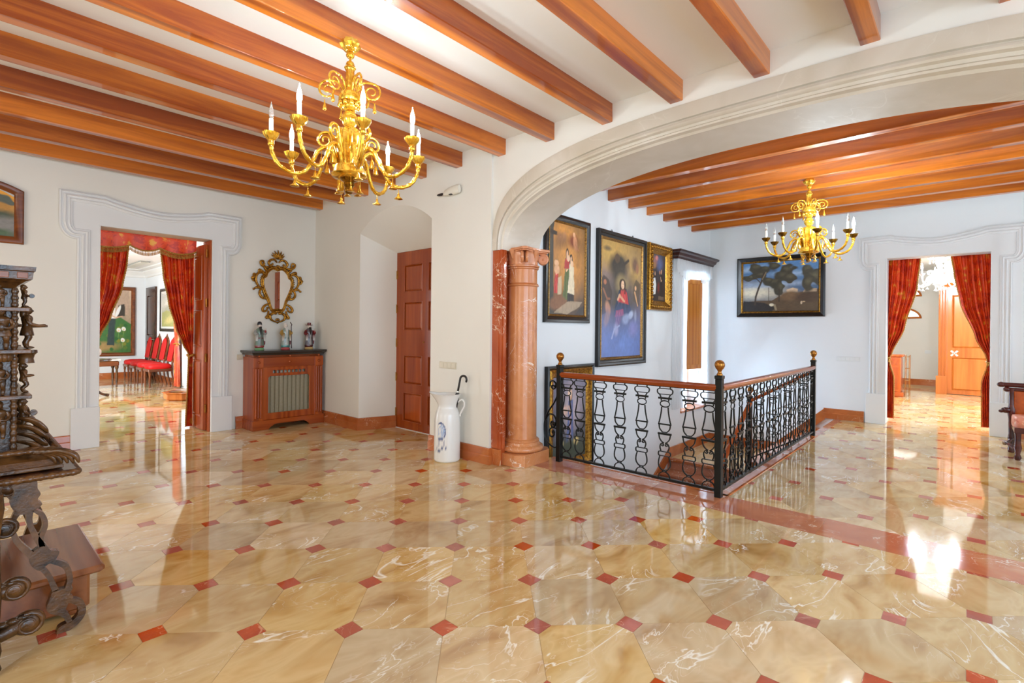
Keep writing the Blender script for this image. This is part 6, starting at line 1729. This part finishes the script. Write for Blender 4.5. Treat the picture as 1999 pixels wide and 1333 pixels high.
mb = MB(); mb.tube([(0.0 - SX + 0.05, Y0 + 0.1, 0.30), (0.05 - SX, Y1 - 0.1, 0.30)], 0.022, 8); mb.build('stretcher', M['dark'], cs, smooth=50)
mb = MB(); mb.lathe([(0.02, 0.0), (0.03, 0.02), (0.022, 0.05), (0.03, 0.09), (0.022, 0.16), (0.028, 0.30), (0.022, 0.55), (0.034, 0.66), (0.03, 0.72)], 14, (0.115 - SX, 2.83 - SY + 0.04, 0)); mb.build('turned_post', M['dark'], cs, smooth=50)

ch = thing('low_chest', 'low polished brown wooden chest standing behind the pierced legs', 'chest', (0.08, 3.50, 0))
mb = MB(); mb.cham(-0.40, 0.435, -0.36, 0.40, 0.195, 0.23, 0.010); mb.build('lid', M['chest'], ch)
mb = MB(); mb.cham(-0.38, 0.385, -0.31, 0.36, 0.02, 0.196, 0.012); mb.build('body', M['chest'], ch)
for sx in (-0.33, 0.33):
    for sy in (-0.27, 0.32):
        mb = MB(); mb.cham(sx - 0.04, sx + 0.04, sy - 0.03, sy + 0.03, 0.0, 0.03, 0.006); mb.build('foot', M['chest'], ch)

cc = thing('carved_cabinet', 'dark cabinet covered with carved musician figures on the stand at the left edge', 'cabinet', (SX, SY, 0.756))
ZB = 0.756
def cbox(name, mat, x0, x1, y0, y1, z0, z1, bevel=0.004):
    mb = MB(); mb.box(x0 - SX, x1 - SX, y0 - SY, y1 - SY, z0 - ZB, z1 - ZB); return mb.build(name, mat, cc, bevel=bevel)
cbox('base_board', M['dark'], -0.22, 0.345, 3.03, 4.22, 0.757, 0.775)
mb = MB()
bp = lambda i, z: [(-0.22 - SX + i, 3.03 - SY + i, z - ZB), (0.345 - SX - i, 3.03 - SY + i, z - ZB), (0.345 - SX - i, 4.22 - SY - i, z - ZB), (-0.22 - SX + i, 4.22 - SY - i, z - ZB)]
mb.loft([bp(0.01, 0.775), bp(0.02, 0.80), bp(0.06, 0.825), bp(0.07, 0.85)]); mb.build('coved_base', M['dark'], cc)
rope([(-0.20 - SX, 3.06 - SY, 0.842 - ZB), (0.325 - SX, 3.06 - SY, 0.842 - ZB), (0.325 - SX, 4.19 - SY, 0.842 - ZB), (-0.20 - SX, 4.19 - SY, 0.842 - ZB)], 0.012, 'rope_base', cc, M['dark'])
cbox('carcass', M['dark'], -0.20, 0.195, 3.16, 4.09, 0.84, 1.59)
mb = MB()
cp_ = lambda i, z: [(-0.20 - SX - i, 3.10 - SY - i, z - ZB), (0.215 - SX + i, 3.10 - SY - i, z - ZB), (0.215 - SX + i, 4.15 - SY + i, z - ZB), (-0.20 - SX - i, 4.15 - SY + i, z - ZB)]
mb.loft([cp_(-0.03, 1.56), cp_(-0.01, 1.58), cp_(0.005, 1.592), cp_(0.025, 1.60), cp_(0.028, 1.632), cp_(0.034, 1.636), cp_(0.036, 1.655)]); mb.build('cornice', M['dark'], cc)
for k in range(7):
    cbox('dentil', M['frame_brown'], -0.17 + 0.06 * k, -0.135 + 0.06 * k, 3.068, 3.09, 1.603, 1.629, 0.002)
rope([(0.188 - SX, 3.135 - SY, 0.85 - ZB), (0.188 - SX, 3.135 - SY, 1.57 - ZB)], 0.011, 'rope_post', cc, M['dark'], 0.03, False)
for (z, d) in ((1.285, 0.04), (1.085, 0.045), (1.47, 0.03)):
    cbox('ledge', M['dark'], -0.2, 0.215 + d * 0.6, 3.09 - d * 0.3, 4.15, z - 0.012, z + 0.006, 0.003)
def carved_figure(x, y, z, h, rz, pose=0, skirt=True):
    """small carved musician, h tall, facing local -y"""
    mb = MB(); s = h
    Mq = Matrix.Translation((x - SX, y - SY, z - ZB)) @ Matrix.Rotation(rz, 4, 'Z')
    bend = 0.05 * s if pose == 2 else 0.0
    for sx in (-1, 1):
        kx = sx * 0.085 * s
        mb.tube(smoothpath([(kx, 0.0, 0.03 * s), (kx * 1.1, 0.02 * s, 0.14 * s), (kx, -0.03 * s - bend, 0.26 * s), (kx * 0.9, 0.0, 0.42 * s)], 3), [0.042 * s, 0.044 * s, 0.05 * s, 0.054 * s, 0.05 * s, 0.056 * s, 0.062 * s, 0.068 * s, 0.072 * s, 0.075 * s], 8, False, Mq)
        mb.ball((kx, -0.045 * s, 0.022 * s), (0.045 * s, 0.085 * s, 0.028 * s), 8, 6, Mq)
    tor = [(0.115, 0.36), (0.15, 0.40), (0.135, 0.48), (0.115, 0.54), (0.13, 0.62), (0.15, 0.70), (0.12, 0.76), (0.055, 0.79), (0.05, 0.83)]
    if skirt: tor = [(0.17, 0.30), (0.175, 0.33)] + tor[2:]
    rings = []
    for r_, zz in smoothpath(tor, 2):
        rings.append([(r_ * s * math.cos(2 * PI * k / 14) * 1.08, r_ * s * 0.72 * math.sin(2 * PI * k / 14), zz * s) for k in range(14)])
    mb.loft(rings, True, True, Mq)
    mb.ball((0, -0.01 * s, 0.885 * s), (0.078 * s, 0.088 * s, 0.10 * s), 12, 10, Mq)
    mb.ball((0, -0.095 * s, 0.88 * s), (0.018 * s, 0.026 * s, 0.028 * s), 6, 5, Mq)
    mb.ball((0, -0.075 * s, 0.845 * s), (0.03 * s, 0.02 * s, 0.014 * s), 6, 5, Mq)
    mb.ball((0, 0.03 * s, 0.91 * s), (0.098 * s, 0.10 * s, 0.10 * s), 12, 8, Mq)
    mb.ball((0, 0.07 * s, 0.81 * s), (0.095 * s, 0.06 * s, 0.12 * s), 10, 8, Mq)
    for sx in (-1, 1):
        if pose == 1: ap = [(sx * 0.15, 0.0, 0.70), (sx * 0.20, -0.04, 0.58), (sx * 0.14, -0.20, 0.53), (sx * 0.06, -0.30, 0.545)]
        elif pose == 2: ap = [(sx * 0.15, 0.0, 0.70), (sx * 0.19, -0.06, 0.56), (sx * 0.10, -0.18, 0.56), (sx * 0.03, -0.24, 0.56)]
        else: ap = [(sx * 0.15, 0.0, 0.70), (sx * 0.20, -0.03, 0.58), (sx * 0.13, -0.13, 0.50), (sx * 0.03, -0.15, 0.52)]
        p = smoothpath([tuple(c_ * s for c_ in q) for q in ap], 3)
        mb.tube(p, [0.05 * s - 0.002 * s * i for i in range(len(p))], 8, False, Mq)
        mb.ball(p[-1], 0.032 * s, 8, 6, Mq)
    if pose == 1: mb.tube([(0, -0.05 * s, 0.50 * s), (0, -0.36 * s, 0.525 * s)], [0.018 * s, 0.026 * s], 8, False, Mq)
    elif pose == 0: mb.ball((0, -0.15 * s, 0.52 * s), (0.07 * s, 0.035 * s, 0.09 * s), 10, 8, Mq)
    elif pose == 3:
        mb.lathe([(0.09 * s, -0.04 * s), (0.10 * s, 0.0), (0.09 * s, 0.04 * s)], 12, (0, 0, 0), Mq @ Matrix.Translation((0, -0.24 * s, 0.52 * s)) @ Matrix.Rotation(PI / 2, 4, 'Y'))
    return mb.build('carved_figure', M['dark'], cc, smooth=60)
fx_, fy_ = 0.140, 3.13
carved_figure(fx_, fy_, 1.475, 0.105, 0, 0, False)
carved_figure(fx_ + 0.005, fy_ - 0.005, 1.292, 0.185, 0, 0)
carved_figure(fx_, fy_, 1.092, 0.145, 0, 0, False)
carved_figure(fx_, fy_, 0.90, 0.165, 0, 3, False)
mb = MB()
for k in range(7): mb.ball((fx_ - SX + 0.030 * math.cos(k * PI / 6 + PI), fy_ - SY - 0.012 + 0.022 * math.sin(k * PI / 6 + PI), 1.258 - ZB), (0.014, 0.014, 0.022), 8, 6)
mb.build('melon_boss', M['dark'], cc, smooth=True)
for yy in (3.20, 4.03):
    carved_figure(0.222, yy, 1.478, 0.105, PI / 2, 3, False)
    carved_figure(0.232, yy, 1.292, 0.195, PI / 2, 1)
    mb = MB(); mb.lathe([(0.030, 1.225), (0.026, 1.245), (0.030, 1.262), (0.040, 1.272), (0.038, 1.285)], 14, (0.230 - SX, yy - SY, -ZB)); mb.build('pedestal', M['dark'], cc, smooth=50)
    carved_figure(0.222, yy, 1.092, 0.135, PI / 2, 2, False)
    carved_figure(0.222, yy, 0.92, 0.145, PI / 2, 3, False)
    for k in range(4):
        mb = MB()
        pts = smoothpath([(0.20 - SX, yy - SY - 0.03, 0.98 - ZB - 0.035 * k), (0.25 - SX, yy - SY - 0.05, 0.965 - ZB - 0.035 * k), (0.285 - SX, yy - SY - 0.06, 0.93 - ZB - 0.035 * k), (0.30 - SX, yy - SY - 0.06, 0.905 - ZB - 0.03 * k)], 4)
        mb.tube(pts, [0.005 + 0.012 * math.sin(PI * i / 12) for i in range(13)], 8, False, None, 0.55, 1.2); mb.build('acanthus_leaf', M['dark'], cc, smooth=True)
for k in range(5):
    mb = MB(); x = 0.285 + 0.018 * k - SX; y = 3.04 - 0.012 * k - SY
    pts = smoothpath([(x - 0.09, y + 0.05, 0.83 - ZB), (x - 0.03, y + 0.02, 0.84 - ZB), (x + 0.02, y, 0.815 - ZB), (x + 0.035, y - 0.005, 0.778 - ZB)], 4)
    mb.tube(pts, [0.004 + 0.010 * math.sin(PI * i / 12) for i in range(13)], 8); mb.build('corner_leaf', M['dark'], cc, smooth=True)

# ================================================================ SETTEE AT THE RIGHT EDGE
se = thing('settee', 'dark wooden settee with coral damask seat at the right edge', 'sofa', (8.2, -1.30, 0))
ys = 0.93                                           # half length along Y
def sbox(name, mat, x0, x1, y0, y1, z0, z1, bevel=0.006, parent=None):
    mb = MB(); mb.box(x0, x1, y0, y1, z0, z1); return mb.build(name, mat, parent or se, bevel=bevel)
M['settee'] = wood('settee_wood', C(56, 18, 16), C(96, 34, 26), 0.25, 0.8, 'Y')
mb = MB(); mb.tube([(0.28, -ys - 0.06, 0.80), (0.28, ys + 0.06, 0.80)], 0.028, 12); mb.ball((0.28, ys + 0.07, 0.80), (0.032, 0.04, 0.032), 12, 8); mb.build('crest_rail', M['settee'], se, smooth=50)
mb = MB(); mb.tube([(0.28, -ys - 0.02, 0.745), (0.28, ys + 0.01, 0.745)], 0.024, 12); mb.ball((0.28, ys + 0.02, 0.745), (0.028, 0.035, 0.03), 12, 8); mb.build('second_rail', M['settee'], se, smooth=50)
sbox('back_panel', M['mahogany_x'], 0.26, 0.30, -ys + 0.02, ys - 0.04, 0.40, 0.73)
for sy in (-1, 1):
    mb = MB(); mb.lathe([(0.028, 0.0), (0.034, 0.04), (0.022, 0.08), (0.034, 0.16), (0.026, 0.22), (0.028, 0.40), (0.034, 0.44), (0.040, 0.50), (0.026, 0.56), (0.024, 0.70), (0.03, 0.76)], 14, (0.28, sy * (ys - 0.02), 0)); mb.build('back_post', M['settee'], se, smooth=50)
    mb = MB(); mb.lathe([(0.02, 0.0), (0.034, 0.03), (0.02, 0.07), (0.036, 0.14), (0.026, 0.2), (0.03, 0.34)], 14, (-0.22, sy * (ys - 0.05), 0)); mb.build('leg', M['settee'], se, smooth=50)
    mb = MB(); mb.tube(smoothpath([(-0.20, sy * (ys - 0.03), 0.12), (-0.05, sy * (ys + 0.04), 0.16), (0.1, sy * (ys + 0.04), 0.12), (0.26, sy * (ys - 0.03), 0.16)], 5), 0.018, 8); mb.build('side_stretcher', M['settee'], se, smooth=True)
    mb = MB(); mb.ball((0.24, sy * (ys + 0.03), 0.50), (0.03, 0.045, 0.035), 10, 8); mb.ball((0.24, sy * (ys + 0.07), 0.485), (0.02, 0.025, 0.02), 8, 6); mb.build('carved_boss', M['settee'], se, smooth=True)
sbox('seat_frame', M['settee'], -0.25, 0.30, -ys + 0.02, ys - 0.02, 0.30, 0.36)
mb = MB()
def cring(sc_, z): return [((0.02 + (0.275 * sc_) * math.copysign(abs(math.cos(2 * PI * k / 32)) ** 0.3, math.cos(2 * PI * k / 32))), (ys - 0.01) * (0.96 + 0.04 * sc_) * math.copysign(abs(math.sin(2 * PI * k / 32)) ** 0.3, math.sin(2 * PI * k / 32)), z) for k in range(32)]
mb.loft([cring(0.98, 0.36), cring(1.0, 0.40), cring(0.97, 0.44), cring(0.8, 0.465), cring(0.4, 0.472)]); mb.build('seat_cushion', M['seat'], se, smooth=60)
